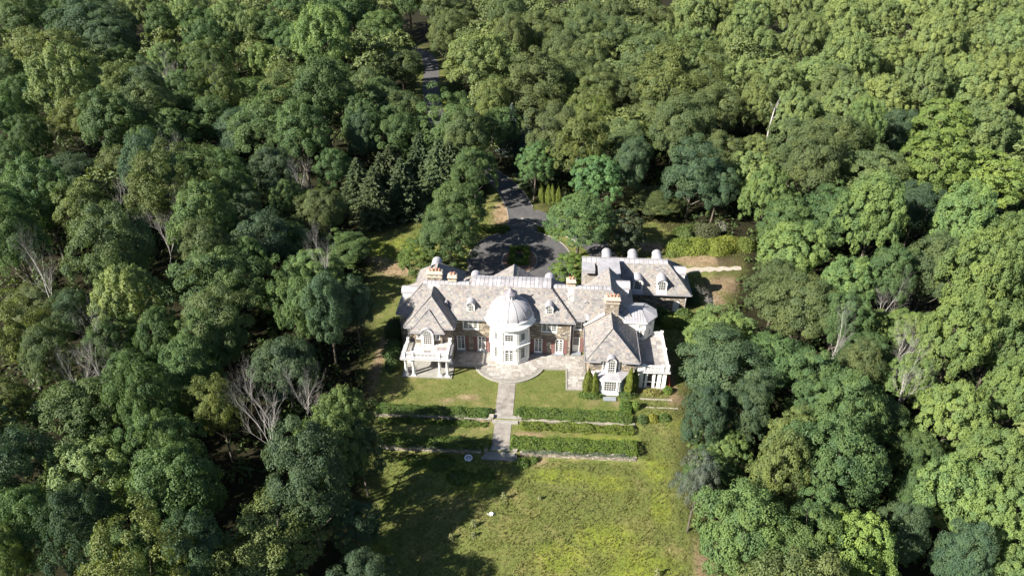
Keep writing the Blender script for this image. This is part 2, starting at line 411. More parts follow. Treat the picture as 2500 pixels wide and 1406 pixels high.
def shutter(parent,fr,x0,x1,z0,z1):
    m=MB(fr); m.box(x0,x1,-.055,-.015,z0,z1); w=x1-x0
    m.box(x0,x0+.07,-.075,-.055,z0,z1); m.box(x1-.07,x1,-.075,-.055,z0,z1)
    for z in (z0,(z0+z1)/2-.04,z1-.09): m.box(x0+.07,x1-.07,-.074,-.055,z,z+.09)
    n=int((z1-z0)/.12)
    for i in range(n):
        z=z0+.1+i*(z1-z0-.2)/n; m.add([(x0+.07,-.056,z+.07),(x1-.07,-.056,z+.07),(x1-.07,-.072,z),(x0+.07,-.072,z)],[(0,1,2,3)])
    return obj('shutter',m,'shutter_red',parent)
def archpts(w,h,n=10): return [(w/2*math.cos(PI*i/n),h+w/2*math.sin(PI*i/n)) for i in range(n+1)]
def barrel(fr,w,zs,y0,y1,th=.07,n=12):
    m=MB(fr); a=archpts(w,zs,n); b=archpts(w+2*th,zs,n); k=len(a); pts=[];fs=[]
    for y in (y0,y1): pts+=[(x,y,z) for x,z in a]+[(x,y,z) for x,z in b]
    for i in range(k-1):
        fs+=[(k+i,k+i+1,3*k+i+1,3*k+i),(i+1,i,2*k+i,2*k+i+1),(i,i+1,k+i+1,k+i),(2*k+i+1,2*k+i,3*k+i,3*k+i+1)]
    fs+=[(0,k,3*k,2*k),(k-1,2*k-1,4*k-1,3*k-1)]
    return m.add(pts,fs)
def dormer(parent,fr,w,zs,length,gw=.7,cols=3,rows=2,stone=False,glass=True,label=None,body='white_paint'):
    m=MB(fr); a=archpts(w,zs,12); poly=[(-w/2,0)]+[(w/2,0)]+a
    front=[(x,0,z) for x,z in ([(-w/2,0),(w/2,0)]+a)]
    m.plate(front,(0,.16,0)); m.box(-w/2+.002,w/2-.002,.16,length,0,zs)
    # moulded face: sill and keystone
    m.box(-w/2-.06,w/2+.06,-.06,.0,-.06,.06)
    d=obj('dormer',m,body,parent)
    if label: d['label']=label
    obj('barrel_roof',barrel(fr,w,zs,-.16,length),'lead',d)
    if glass:
        g=archpts(gw,zs-.02,10); pts=[(x,-.006,z) for x,z in ([(-gw/2,.22),(gw/2,.22)]+g)]
        obj('pane',MB(fr).add(pts,[tuple(range(len(pts)))]),'window_glass',d)
        b=MB(fr); t=.04
        for i in range(cols+1):
            x=-gw/2+gw*i/cols; zt=zs-.02+math.sqrt(max(0,(gw/2)**2-x*x)); b.box(x-t/2,x+t/2,-.05,-.008,.22,max(zt,.4))
        for i in range(rows+1): z=.22+(zs-.24)*i/rows; b.box(-gw/2,gw/2,-.046,-.01,z-t/2,z+t/2)
        for q in (0.5,1.0):
            ar=[(x*q,z) for x,z in archpts(gw,0,10)]
            for i in range(10):
                (x0,z0),(x1,z1)=ar[i],ar[i+1]; z0=z0*q+zs-.02; z1=z1*q+zs-.02
                b.add([(x0,-.05,z0),(x1,-.05,z1),(x1*1.08,-.05,z1+.03),(x0*1.08,-.05,z0+.03)],[(0,1,2,3)])
        obj('muntins',b,'white_paint',d)
        obj('lead_apron',MB(fr).add([(-w/2-.15,-.45,-.42),(w/2+.15,-.45,-.42),(w/2+.1,-.02,.0),(-w/2-.1,-.02,.0)],[(0,1,2,3)]),'lead',d)
    return d
def chimney(parent,cx,cy,z0,z1,wx,wy,pots,seed,flash=False):
    fr=frame(cx-wx/2,cy-wy/2,0)
    core=MB(); core.box(cx-wx/2+.06,cx+wx/2-.06,cy-wy/2+.06,cy+wy/2-.06,z0,z1)
    ch=obj('chimney',core,'mortar',parent); st=MB(); rg=random.Random(seed)
    for (ox,oy,deg,ln) in ((cx-wx/2,cy-wy/2,0,wx),(cx+wx/2,cy-wy/2,90,wy),(cx-wx/2,cy+wy/2,-90,wy),(cx+wx/2,cy+wy/2,180,wx)):
        st.fr=frame(ox,oy,0,deg); z=z0
        while z<z1-.02:
            h=min(rg.uniform(.12,.22),z1-z); x=0
            while x<ln-.02:
                q=min(ln,x+rg.uniform(.18,.5)); 
                if ln-q<.1: q=ln
                p=-rg.uniform(0,.04)
                st.add([(x+.01,.07,z+.01),(q-.01,.07,z+.01),(q-.01,.07,z+h-.01),(x+.01,.07,z+h-.01),(x+.015,p,z+.015),(q-.015,p,z+.015),(q-.015,p,z+h-.015),(x+.015,p,z+h-.015)],
                    [(4,5,6,7),(0,1,5,4),(1,2,6,5),(2,3,7,6),(3,0,4,7)],rg.random()); x=q
            z+=h
    obj('stone_facing',st,'rubble_stone',ch,kind='stuff')
    c=MB(); c.box(cx-wx/2-.08,cx+wx/2+.08,cy-wy/2-.08,cy+wy/2+.08,z1-.55,z1-.42); c.box(cx-wx/2-.16,cx+wx/2+.16,cy-wy/2-.16,cy+wy/2+.16,z1,z1+.22)
    c.box(cx-wx/2-.08,cx+wx/2+.08,cy-wy/2-.08,cy+wy/2+.08,z1+.22,z1+.32)
    obj('chimney_cap',c,'cap_stone',ch)
    for i in range(pots):
        px=cx+(i-(pots-1)/2)*.48; zz=z1+.32
        obj('chimney_pot',MB().lathe([(.17,zz),(.17,zz+.08),(.135,zz+.12),(.115,zz+.38),(.155,zz+.43),(.155,zz+.49),(.1,zz+.49),(.09,zz+.25)],px,cy+rg.uniform(-.05,.05),12),'terracotta',ch)
    return ch
def column(parent,x,y,z0,z1,r=.21,name='column'):
    m=MB(); m.box(x-r*1.45,x+r*1.45,y-r*1.45,y+r*1.45,z0,z0+.12)
    h=z1-z0; m.lathe([(r*1.35,z0+.12),(r*1.38,z0+.19),(r*1.05,z0+.24),(r,z0+.3),(r*.99,z0+h*.4),(r*.84,z1-.3),(r*.95,z1-.27),(r*.86,z1-.24),(r*1.2,z1-.12)],x,y,16)
    m.box(x-r*1.35,x+r*1.35,y-r*1.35,y+r*1.35,z1-.12,z1)
    return obj(name,m,'white_paint',parent)
def balustrade(parent,runs,posts,z,h=.85):
    m=MB()
    for (x0,y0,x1,y1) in runs:
        dx,dy=x1-x0,y1-y0; ln=math.hypot(dx,dy); deg=math.degrees(math.atan2(dy,dx)); m.fr=frame(x0,y0,z,deg)
        m.box(0,ln,-.09,.09,.06,.16); m.box(0,ln,-.11,.11,h-.12,h)
    b=obj('balustrade',m,'white_paint',parent); bl=MB()
    for (x0,y0,x1,y1) in runs:
        ln=math.hypot(x1-x0,y1-y0); n=int(ln/.19)
        for i in range(n):
            t=(i+.5)/n; bl.lathe([(.05,z+.16),(.03,z+.24),(.062,z+.38),(.035,z+.6),(.05,z+h-.12)],x0+(x1-x0)*t,y0+(y1-y0)*t,6)
    obj('balusters',bl,'white_paint',b,kind='stuff')
    for (x,y) in posts:
        obj('post',MB().box(x-.17,x+.17,y-.17,y+.17,z,z+h+.06).box(x-.21,x+.21,y-.21,y+.21,z+h+.06,z+h+.14),'white_paint',b)
    return b
def gutter(parent,a,b,deg=0,w=.32,h=.16):
    dx,dy=b[0]-a[0],b[1]-a[1]; ln=math.hypot(dx,dy); fr=frame(a[0],a[1],a[2],math.degrees(math.atan2(dy,dx)))
    m=MB(fr); m.box(0,ln,-w,-w+.05,-h,.0); m.box(0,ln,-w+.05,.06,-h,-.10); m.box(0,ln,-w+.12,.14,-h-.12,-h)
    return obj('gutter',m,'lead',parent)
def lead_panels(parent,x0,x1,rows,name='ridge_panel',step=.62,axis='x'):
    # rows: list of (y,z) profile; standing seams between panels
    n=max(1,round((x1-x0)/step))
    for i in range(n):
        a=x0+(x1-x0)*i/n+.025; b=x0+(x1-x0)*(i+1)/n-.025; j=rnd.uniform(0,.012); m=MB()
        for k in range(len(rows)-1):
            (ya,za),(yb,zb)=rows[k],rows[k+1]
            m.plate([(a,ya,za+j),(b,ya,za+j),(b,yb,zb+j),(a,yb,zb+j)],(0,0,-.06))
        m.box(b-.03,b+.024,rows[0][0],rows[1][0],min(rows[0][1],rows[1][1])-.02,rows[1][1]+.045) if False else None
        obj(name,m,'lead_panel',parent)

# ------------------------------------------------------------ the mansion
H=thing('stone_mansion','long rubble stone mansion with slate roofs, white domed tower and balconies in the clearing','mansion')
# walls
op=[]
for c in (-7.45,-4.3,4.3,7.45): op.append((c+9.2-.6,c+9.2+.6,-.1,2.75))
op+= [(9.2-7.08,9.2-4.68,4.05,5.98),(9.2+4.68,9.2+7.08,4.05,5.98)]
wc=stonewall(H,'center_wall',frame(-9.2,0,0),18.4,-.3,6.15,op,3)
for sx in (-9.2,9.2): obj('return_wall',MB().box(min(sx,sx-.3*np.sign(sx)),max(sx,sx-.3*np.sign(sx)),.46,1.2,-.3,6.15),'wall_core',H)
stonewall(H,'left_block_wall',frame(-16.4,.7,0),2.2,-.4,6.15,(),4)
stonewall(H,'left_end_wall',frame(-16.4,7.4,0,-90),6.7,-.4,6.15,(),5)
stonewall(H,'left_wing_front_wall',frame(-14.7,-2.4,0),6.2,-.3,6.0,[(2.0,4.0,-.2,2.5)],6)
stonewall(H,'left_wing_side_wall',frame(-14.7,.7,0,-90),3.1,-.4,6.0,(),7)
stonewall(H,'left_wing_right_wall',frame(-8.5,-2.4,0,90),2.4,-.3,6.0,(),8)
stonewall(H,'balcony_wall',frame(-13.85,-2.85,0),4.1,3.2,5.5,[(.35,.95,1e9,1e9),(1.25,2.95,3.2,6),(.35,1.0,4.1,5.3),(3.1,3.75,4.1,5.3)],9)
obj('balcony_wall_return',MB().box(-13.85,-13.5,-2.6,-2.2,3.2,5.5),'wall_core',H); obj('balcony_wall_return',MB().box(-10.1,-9.75,-2.6,-2.2,3.2,5.5),'wall_core',H)
stonewall(H,'right_block_wall',frame(9.2,.7,0),2.5,-.3,6.15,[(.2,1.35,-.1,2.75),(.4,1.5,4.15,5.98)],10)
stonewall(H,'right_wing_front_wall',frame(11.6,-7.3,0),6.4,-.4,5.0,[(1.85,4.3,2.9,5.1)],11)
stonewall(H,'right_wing_left_wall',frame(11.6,.4,0,-90),7.7,-.3,5.0,(),12)
stonewall(H,'right_wing_right_wall',frame(18.0,-7.3,0,90),7.7,-.3,5.0,(),13)
stonewall(H,'service_front_wall',frame(16.5,12.7,0),11.7,-.5,3.35,[(9.6,10.6,-.3,1.9)],14)
stonewall(H,'service_end_wall',frame(28.2,12.7,0,90),7.8,-.5,3.35,(),15)
core=MB()
for b in ((-16.0,-9.3,1.2,7.2,-.5,6.1),(-9.0,9.0,.5,8.6,-.5,6.1),(9.3,17.6,1.2,9.6,-.5,6.1),(11.4,17.8,9.6,13.1,-.5,6.0),(11.4,27.8,13.1,20.4,-.5,3.3),
    (-15.0,-8.7,7.2,12.3,-.5,6.1),(-3.3,3.3,8.6,11.2,-.5,6.0)): core.box(*b)
obj('rear_wall',core,'wall_core',H)
# --- roofs
st_l=[(-8.9,9.95,.75,2.4),(-8.9,8.4,.3,1.3)]; st_r=[(8.9,9.7,.75,2.2)]
r=roof(H,'center_roof',[[(-9.7,-.55,6.3),(9.7,-.55,6.3),(5.9,2.9,10.0),(-5.9,2.9,10.0)],[(9.7,9.15,6.3),(-9.7,9.15,6.3),(-5.9,5.7,10.0),(5.9,5.7,10.0)],[(9.7,-.55,6.3),(9.7,9.15,6.3),(5.9,5.7,10.0),(5.9,2.9,10.0)],[(-9.7,9.15,6.3),(-9.7,-.55,6.3),(-5.9,2.9,10.0),(-5.9,5.7,10.0)]],stain=st_l+st_r,seed=21)
lead_panels(r,-5.95,5.95,[(2.85,10.03),(4.3,10.3),(5.75,10.03)])
gutter(H,(-8.2,-.42,6.3),(-3.2,-.42,6.3)); gutter(H,(3.4,-.42,6.3),(9.75,-.42,6.3))
r=roof(H,'left_block_roof',[[(-16.95,.2,6.3),(-6.2,.2,6.3),(-6.2,3.4,9.7),(-13.3,3.4,9.7)],[(-16.95,7.6,6.3),(-16.95,.2,6.3),(-13.3,3.4,9.7),(-13.3,4.4,9.7)],[(-6.2,7.6,6.3),(-16.95,7.6,6.3),(-13.3,4.4,9.7),(-6.2,4.4,9.7)]],seed=22,
    stain=[(-11.6,9.75,1.0,.9)])
lead_panels(r,-13.3,-6.3,[(3.35,9.73),(3.9,9.88),(4.45,9.73)])
caps(r,[((-16.95,.2,6.35),(-13.3,3.4,9.75)),((-16.95,7.6,6.35),(-13.3,4.4,9.75))])
gutter(H,(-16.95,.32,6.3),(-15.1,.32,6.3)); gutter(H,(-16.82,7.5,6.3),(-16.82,.2,6.3))
r=roof(H,'left_wing_roof',[[(-15.2,-2.95,6.2),(-8.0,-2.95,6.2),(-11.6,.25,9.55)],[(-8.0,-2.95,6.2),(-8.0,-.35,6.2),(-11.6,3.3,9.55),(-11.6,.25,9.55)],[(-15.2,.5,6.2),(-15.2,-2.95,6.2),(-11.6,.25,9.55),(-11.6,3.3,9.55)]],seed=23)
caps(r,[((-15.2,-2.95,6.25),(-11.6,.25,9.6)),((-8.0,-2.95,6.25),(-11.6,.25,9.6)),((-11.6,.25,9.6),(-11.6,2.9,9.6))],.07)
gutter(H,(-15.2,-2.82,6.2),(-14.2,-2.82,6.2)); gutter(H,(-9.4,-2.82,6.2),(-8.0,-2.82,6.2)); gutter(H,(-8.13,-2.9,6.2),(-8.13,-.6,6.2)); gutter(H,(-15.07,.5,6.2),(-15.07,-2.95,6.2))
r=roof(H,'balcony_roof',[[(-14.35,-3.4,5.7),(-9.25,-3.4,5.7),(-11.8,-1.35,8.25)],[(-9.25,-3.4,5.7),(-9.25,-2.6,5.7),(-11.8,-.6,8.25),(-11.8,-1.35,8.25)],[(-14.35,-2.6,5.7),(-14.35,-3.4,5.7),(-11.8,-1.35,8.25),(-11.8,-.6,8.25)]],seed=24)
caps(r,[((-14.35,-3.4,5.75),(-11.8,-1.35,8.3)),((-9.25,-3.4,5.75),(-11.8,-1.35,8.3))],.07)
gutter(H,(-14.35,-3.28,5.7),(-12.75,-3.28,5.7)); gutter(H,(-10.85,-3.28,5.7),(-9.25,-3.28,5.7))
r=roof(H,'right_block_roof',[[(6.2,.2,6.3),(18.5,.2,6.3),(14.85,3.4,9.7),(6.2,3.4,9.7)],[(18.5,.2,6.3),(18.5,9.8,6.3),(14.85,9.8,9.7),(14.85,3.4,9.7)],[(11.2,9.8,6.3),(11.2,7.8,6.3),(14.85,4.4,9.7),(14.85,9.8,9.7)],[(11.2,7.6,6.3),(6.2,7.6,6.3),(6.2,4.4,9.7),(14.6,4.4,9.7)]],stain=[(8.9,9.7,.5,1.9),(11.4,5.9+.9,.3,.6)],seed=25)
lead_panels(r,6.3,14.8,[(3.35,9.73),(3.9,9.86),(4.45,9.73)])
caps(r,[((18.5,.2,6.35),(14.85,3.4,9.75)),((14.85,3.6,9.75),(14.85,9.8,9.75))])
gutter(H,(9.75,.32,6.3),(11.1,.32,6.3))
r=roof(H,'right_wing_roof',[[(11.1,-7.8,5.15),(18.5,-7.8,5.15),(14.8,-3.9,7.85)],[(11.1,.2,5.15),(11.1,-7.8,5.15),(14.8,-3.9,7.85),(14.8,.2,7.85)],[(18.5,-7.8,5.15),(18.5,.2,5.15),(14.8,.2,7.85),(14.8,-3.9,7.85)]],seed=26)
caps(r,[((11.1,-7.8,5.2),(14.8,-3.9,7.9)),((18.5,-7.8,5.2),(14.8,-3.9,7.9)),((14.8,-3.9,7.9),(14.8,.2,7.9))],.07)
gutter(H,(11.1,-7.68,5.15),(13.2,-7.68,5.15)); gutter(H,(16.1,-7.68,5.15),(18.5,-7.68,5.15)); gutter(H,(11.23,.2,5.15),(11.23,-7.8,5.15)); gutter(H,(18.37,-7.8,5.15),(18.37,-.4,5.15))
g=MB(); g.plate([(11.0,.15,4.2),(18.6,.15,4.2),(18.6,.15,5.35),(14.8,.15,8.15),(11.0,.15,5.35)],(0,.34,0)); gp=obj('parapet_gable',g,'wall_core',H)
g=MB()
for (a,b) in (((10.95,5.35),(14.8,8.15)),((14.8,8.15),(18.65,5.35))):
    g.plate([(a[0],.02,a[1]),(a[0],.62,a[1]),(b[0],.62,b[1]),(b[0],.02,b[1])],(0,0,.14))
obj('coping',g,'white_stone',gp)
r=roof(H,'service_roof',[[(10.9,12.2,3.5),(28.7,12.2,3.5),(25.0,15.8,7.05),(10.9,15.8,7.05)],[(28.7,12.2,3.5),(28.7,21.0,3.5),(25.0,17.4,7.05),(25.0,15.8,7.05)],[(28.7,21.0,3.5),(10.9,21.0,3.5),(10.9,17.4,7.05),(25.0,17.4,7.05)]],seed=27)
lead_panels(r,10.9,25.0,[(15.75,7.08),(16.6,7.28),(17.45,7.08)],step=.8)
caps(r,[((28.7,12.2,3.55),(25.0,15.8,7.1)),((28.7,21.0,3.55),(25.0,17.4,7.1))],.09)
gutter(H,(18.6,12.32,3.5),(28.7,12.32,3.5)); gutter(H,(28.57,12.2,3.5),(28.57,21,3.5))
lf=obj('lead_flat_roof',MB().box(13.4,16.9,10.6,15.6,7.2,7.9).box(10.9,13.0,13.2,16.0,6.4,7.0),'lead',H)
r=roof(H,'rear_left_roof',[[(-15.5,12.8,6.3),(-15.5,6.5,6.3),(-11.8,4.5,9.8),(-11.8,9.3,9.8)],[(-8.15,6.5,6.3),(-8.15,12.8,6.3),(-11.8,9.3,9.8),(-11.8,4.5,9.8)],[(-8.15,12.8,6.3),(-15.5,12.8,6.3),(-11.8,9.3,9.8)]],seed=28)
caps(r,[((-15.5,12.8,6.35),(-11.8,9.3,9.85)),((-8.15,12.8,6.35),(-11.8,9.3,9.85)),((-11.8,5,9.85),(-11.8,9.3,9.85))])
gutter(H,(-15.37,12.8,6.3),(-15.37,7,6.3)); gutter(H,(-8.28,7,6.3),(-8.28,12.8,6.3))
r=roof(H,'entrance_roof',[[(-3.75,11.5,6.2),(-3.75,7,6.2),(0,7,8.7),(0,11.5,8.7)],[(3.75,7,6.2),(3.75,11.5,6.2),(0,11.5,8.7),(0,7,8.7)]],seed=29)
obj('pediment',MB().plate([(-3.6,11.15,6.0),(3.6,11.15,6.0),(0,11.15,8.5)],(0,.15,0)),'white_stone',H)
caps(r,[((0,7,8.75),(0,11.5,8.75))])
# --- dormers
for sx in (-5.8,5.8): dormer(H,frame(sx,.25,6.6),1.15,1.5,2.3,.72,3,3,label='white arched dormer %s of the dome on the front slope'%('left' if sx<0 else 'right'))
for sx in (-5.7,5.7): dormer(H,frame(sx,7.3,7.6,180),1.4,1.5,2.2,.8,3,3)
dormer(H,frame(-16.45,3.7,6.75,-90),1.5,1.35,2.6,.8,3,3)
dormer(H,frame(17.8,7.0,6.5,90),1.7,1.6,2.8,.8,3,3)
for x in (20.0,23.9): dormer(H,frame(x,12.5,3.9),1.6,1.3,2.3,1.05,3,3,label='white arched dormer on the service wing roof, %s one'%('left' if x<22 else 'right'))
for x in (15.2,19.6,23.7): dormer(H,frame(x,20.4,3.8,180),1.5,2.45,3.0,.9,3,3)
dormer(H,frame(27.9,16.3,3.95,90),1.8,1.4,2.6,.9,3,3)
dormer(H,frame(-12.4,11.6,7.3,180),1.5,1.4,2.2,.8,3,3)
# --- chimneys
chimney(H,-11.75,5.2,9.0,10.55,2.2,.85,4,41); chimney(H,-8.9,4.2,9.6,10.6,1.15,.8,2,42); chimney(H,8.9,4.2,9.4,10.5,1.15,.8,2,43); chimney(H,14.85,.45,7.3,10.1,2.0,.85,4,44)
# roof vents
for (x,y) in ((-9.6,.9),(11.2,1.9)):
    z=6.3+(y+.55 if abs(x)<9.7 else y-.2)*1.07
    obj('roof_vent',barrel(frame(x,y-.05,z-.05),.55,.06,0,.8,.03,8),'lead',H)
# --- french doors, shutters, windows of the main front
for c in (-7.45,-4.3,4.3,7.45):
    window(H,frame(c,0,.06),1.06,2.62,4,4,gy=.1,case=.07,name='french_door',mull=(.5,),panel=.35,transom=.5,sill=False)
    shutter(H,frame(c,0,0),-1.2,-.68,.05,2.72); shutter(H,frame(c,0,0),.68,1.2,.05,2.72)
    obj('door_step',MB().box(c-.8,c+.8,-.42,-.06,-.02,.1),'bluestone',H)
for s in (-5.88,5.88): window(H,frame(s,0,4.16),2.2,1.72,9,4,gy=.08,case=.08,mull=(1/3,2/3))
window(H,frame(9.98,.7,.12),.98,2.55,3,4,gy=.1,case=.07,name='garden_door',panel=1.2,sill=False)
shutter(H,frame(9.98,.7,0),.62,1.1,.05,2.72); shutter(H,frame(9.98,.7,0),-.74,-.62,.05,2.72)
obj('door_step',MB().box(9.35,10.8,-.15,.62,-.02,.1),'bluestone',H)
window(H,frame(10.15,.7,4.26),.92,1.62,3,3,gy=.08,case=.08)
# downpipes
for (x,y,z) in ((9.05,-.12,6.1),(9.45,.55,6.1),(11.45,.1,5.0),(-8.35,-.12,6.0),(-16.5,.5,6.1),(-14.85,-2.3,6.0),(28.0,12.55,3.3),(18.15,-7.2,4.9)):
    obj('downpipe',MB().tube([(x,y,-.1),(x,y,z)],.06,6).box(x-.12,x+.12,y-.1,y+.1,z-.25,z),'lead',H)
# --- domed tower
TX,TY=.1,.2
tp=[(-2.6,.5),(-2.6,-1.75),(-1.1,-2.85),(1.3,-2.85),(2.8,-1.75),(2.8,.5)]
def grow(d): 
    out=[]
    for (x,y) in tp:
        vx,vy=x-TX,y-.1; q=math.hypot(vx,vy); out.append((x+vx/q*d*1.1,y+(vy/q*d*1.1 if y<.4 else 0)))
    return out
tw=obj('tower',MB().prism(tp,-.2,6.25),'white_paint',H); tw['label']='white polygonal garden tower under a lead dome'
obj('plinth',MB().prism(grow(.1),-.2,.32),'white_paint',tw)
obj('middle_cornice',MB().prism(grow(.12),3.0,3.2).prism(grow(.3),3.2,3.32).prism(grow(.36),3.32,3.42),'white_paint',tw)
obj('frieze',MB().prism(grow(.12),5.75,6.25),'white_paint',tw)
for (x,y) in tp[1:5]:
    a=math.degrees(math.atan2(y-.1,x-TX))+90
    obj('pilaster',MB(frame(x,y,0,a)).box(-.24,.24,-.09,.25,.32,3.0).box(-.24,.24,-.09,.25,3.42,5.75),'white_paint',tw)
obj('cornice',MB().lathe([(2.2,6.22),(3.35,6.26),(3.55,6.36),(3.8,6.46),(3.86,6.6),(3.62,6.66),(3.42,6.95),(3.36,7.2),(3.4,7.3),(3.3,7.4),(2.5,7.42)],TX,TY,48),'white_paint',tw)
DP=[(3.16*math.cos(t)+.06,7.36+2.42*math.sin(t)) for t in [R_(q) for q in (0,8,16,25,34,43,52,61,70,78)]]
dm=obj('dome',MB().lathe([(3.26,7.33),(3.26,7.40)]+DP,TX,TY,48),'dome_lead',H)
for i in range(14):
    a=2*PI*(i+.35)/14
    obj('seam',MB().tube([(TX+(r_+.012)*math.cos(a),TY+(r_+.012)*math.sin(a),z) for r_,z in DP],.045,5),'lead_dark',dm)
ln=obj('lantern',MB().lathe([(.78,9.45),(.78,9.62),(.62,9.7),(.6,10.5),(.74,10.56),(.8,10.64),(.1,10.66)],TX,TY,8,a0=22.5,a1=382.5,smooth=False),'white_paint',H)
for i in range(8):
    a=45*i; obj('louvre',MB(frame(TX+.555*math.cos(R_(a)),TY+.555*math.sin(R_(a)),9.8,a+90)).box(-.07,.07,-.02,.03,0,.5),'screen_dark',ln)
obj('lantern_cap',MB().lathe([(.98,10.60),(1.0,10.68),(.72,10.82),(.45,11.02),(.28,11.25),(.1,11.45),(.07,11.62),(.1,11.68),(.07,11.75),(.02,12.0)],TX,TY,16),'lead_dark',ln)
# tower openings
def facet(i,t=.5):
    (x0,y0),(x1,y1)=tp[i],tp[i+1]; return x0+(x1-x0)*t,y0+(y1-y0)*t,math.degrees(math.atan2(y1-y0,x1-x0))
for i in (1,2,3):
    x,y,a=facet(i)
    w=1.25 if i==2 else .75; n=3 if i==2 else 2
    window(tw,frame(x,y,4.2,a),w,1.2,n,3,gy=-.012,case=.12,proud=.1)
    if i==2: window(tw,frame(x,y,.2,a),1.2,2.3,4,4,gy=-.012,case=.16,proud=.12,name='tower_door',mull=(.5,),panel=.4,sill=False,transom=.42)
    else: window(tw,frame(x,y,.9,a),.75,1.8,2,4,gy=-.012,case=.12,proud=.1)
x,y,a=facet(2); obj('door_hood',MB(frame(x,y,0,a)).box(-.95,.95,-.3,.0,2.72,2.86).plate([(-.95,-.28,2.86),(.95,-.28,2.86),(0,-.28,3.1)],(0,.2,0)),'white_paint',tw)
# --- left portico and balcony
pf=obj('portico_floor',MB().box(-15.4,-8.05,-6.65,-2.2,-.4,.0),'concrete',H)
for x in (-14.75,-13.65,-9.8,-8.7): column(H,x,-6.15,0,2.85)
for x in (-14.75,-8.7): column(H,x,-3.2,0,2.85)
e=MB(); e.box(-15.1,-8.35,-6.45,-2.6,2.85,3.08); e.box(-15.35,-8.1,-6.7,-2.45,3.08,3.26); pe=obj('portico_entablature',e,'white_paint',H)
obj('lead_edge',MB().box(-15.4,-8.05,-6.75,-2.44,3.26,3.31),'lead',pe)
for i in range(7):
    for j in range(4):
        x0=-14.85+i*.9; y0=-6.2+j*.82; dark=(i*3+j*5)%7==0 or (i,j) in ((5,2),(3,1))
        obj('balcony_tile',MB().box(x0+.015,x0+.885,y0+.015,y0+.805,3.31,3.335),'balcony_tile_dark' if dark else 'balcony_tile',pe)
balustrade(H,[(-14.85,-6.3,-8.6,-6.3),(-14.85,-6.3,-14.85,-2.7),(-8.6,-2.7,-8.6,-6.3)],[(-14.85,-6.3),(-13.6,-6.3),(-9.8,-6.3),(-8.6,-6.3),(-8.6,-2.85),(-14.85,-2.85)],3.31)
d=dormer(H,frame(-11.85,-3.42,3.34),1.75,2.05,2.6,1.15,4,5,label='white arched balcony door under a lead barrel hood')
for x in (-13.18,-10.42): window(H,frame(x,-2.85,4.2),.55,1.0,2,3,gy=.08,case=.07)
window(H,frame(-11.7,-2.4,.05),1.6,2.3,4,3,gy=.1,case=.1,name='portico_door',mull=(.5,),panel=.6,sill=False)
# --- right wing front: arched window and bay
d=dormer(H,frame(14.68,-7.82,2.75),1.3,2.35,2.9,.9,3,5,label='arched window with lead barrel hood above the bay')
for x in (13.75,15.61): window(H,frame(x,-7.3,3.15),.36,1.75,1,4,gy=.06,case=.14)
by=[(12.3,-7.3),(13.4,-8.95),(15.9,-8.95),(17.0,-7.3)]
bw=obj('bay_window',MB().prism(by+[(17.0,-7.2),(12.3,-7.2)],.02,2.9),'white_paint',H); bw['label']='white three-sided bay window between clipped evergreens'
obj('plinth',MB().prism([(12.4,-7.3),(13.45,-8.88),(15.85,-8.88),(16.9,-7.3)],-.6,.02),'wall_core',bw)
bo=[(11.95,-7.25),(13.25,-9.22),(16.05,-9.22),(17.35,-7.25)]
obj('cornice',MB().prism(bo,2.72,2.92),'white_paint',bw)
m=MB(); m.add([(11.95,-7.25,2.93),(13.25,-9.22,2.93),(16.05,-9.22,2.93),(17.35,-7.25,2.93),(13.7,-7.25,3.3),(15.6,-7.25,3.3)],[(0,1,4),(1,2,5,4),(2,3,5)]); obj('lead_roof',m,'lead',bw)
for i in range(3):
    (x0,y0),(x1,y1)=by[i],by[i+1]; a=math.degrees(math.atan2(y1-y0,x1-x0)); n=5 if i==1 else 3
    window(bw,frame((x0+x1)/2,(y0+y1)/2,0.85,a),1.75 if i==1 else 1.25,1.6,n,4,gy=-.012,case=.14,proud=.09)
stp=MB().box(13.75,15.55,-10.0,-9.25,-.3,.02); obj('garden_step',stp,'bluestone',H)
# --- octagonal pavilion
oc=[(16.8,-.02),(20.0,-.02),(21.45,1.7),(21.45,3.3),(20.1,4.6),(16.8,4.6)]
ow=obj('pavilion_wall',MB().prism(oc,-.2,6.4),'white_paint',H)
oe=[(16.5,-.32),(20.15,-.32),(21.8,1.62),(21.8,3.4),(20.3,4.95),(16.5,4.95)]
obj('cornice',MB().prism(oe,6.36,6.55),'white_paint',ow)
m=MB(); top=[(16.5,2.3,7.4),(19.4,2.3,7.4)]
m.add([(x,y,6.56) for x,y in oe]+top,[(0,1,7,6),(1,2,7),(2,3,7),(3,4,7),(4,5,6,7)]); pr=obj('pavilion_roof',m,'lead',H)
for i in range(9):
    x=16.6+i*.42; xe=min(x,19.4); obj('seam',MB().tube([(x if x<20.1 else 20.1,-.3,6.59),(xe,2.3,7.42)],.025,4),'lead',pr)
for p in oe[1:5]: obj('seam',MB().tube([(p[0],p[1],6.59),(19.4,2.3,7.43)],.03,4),'lead',pr)
window(ow,frame(19.2,-.02,3.4),1.05,1.6,4,4,gy=-.012,case=.14,proud=.08,name='pavilion_door',mull=(.5,),sill=False,panel=.35)
a=math.degrees(math.atan2(1.72,1.45)); window(ow,frame(20.72,.84,3.75,a),.6,1.1,2,4,gy=-.012,case=.14,proud=.08)
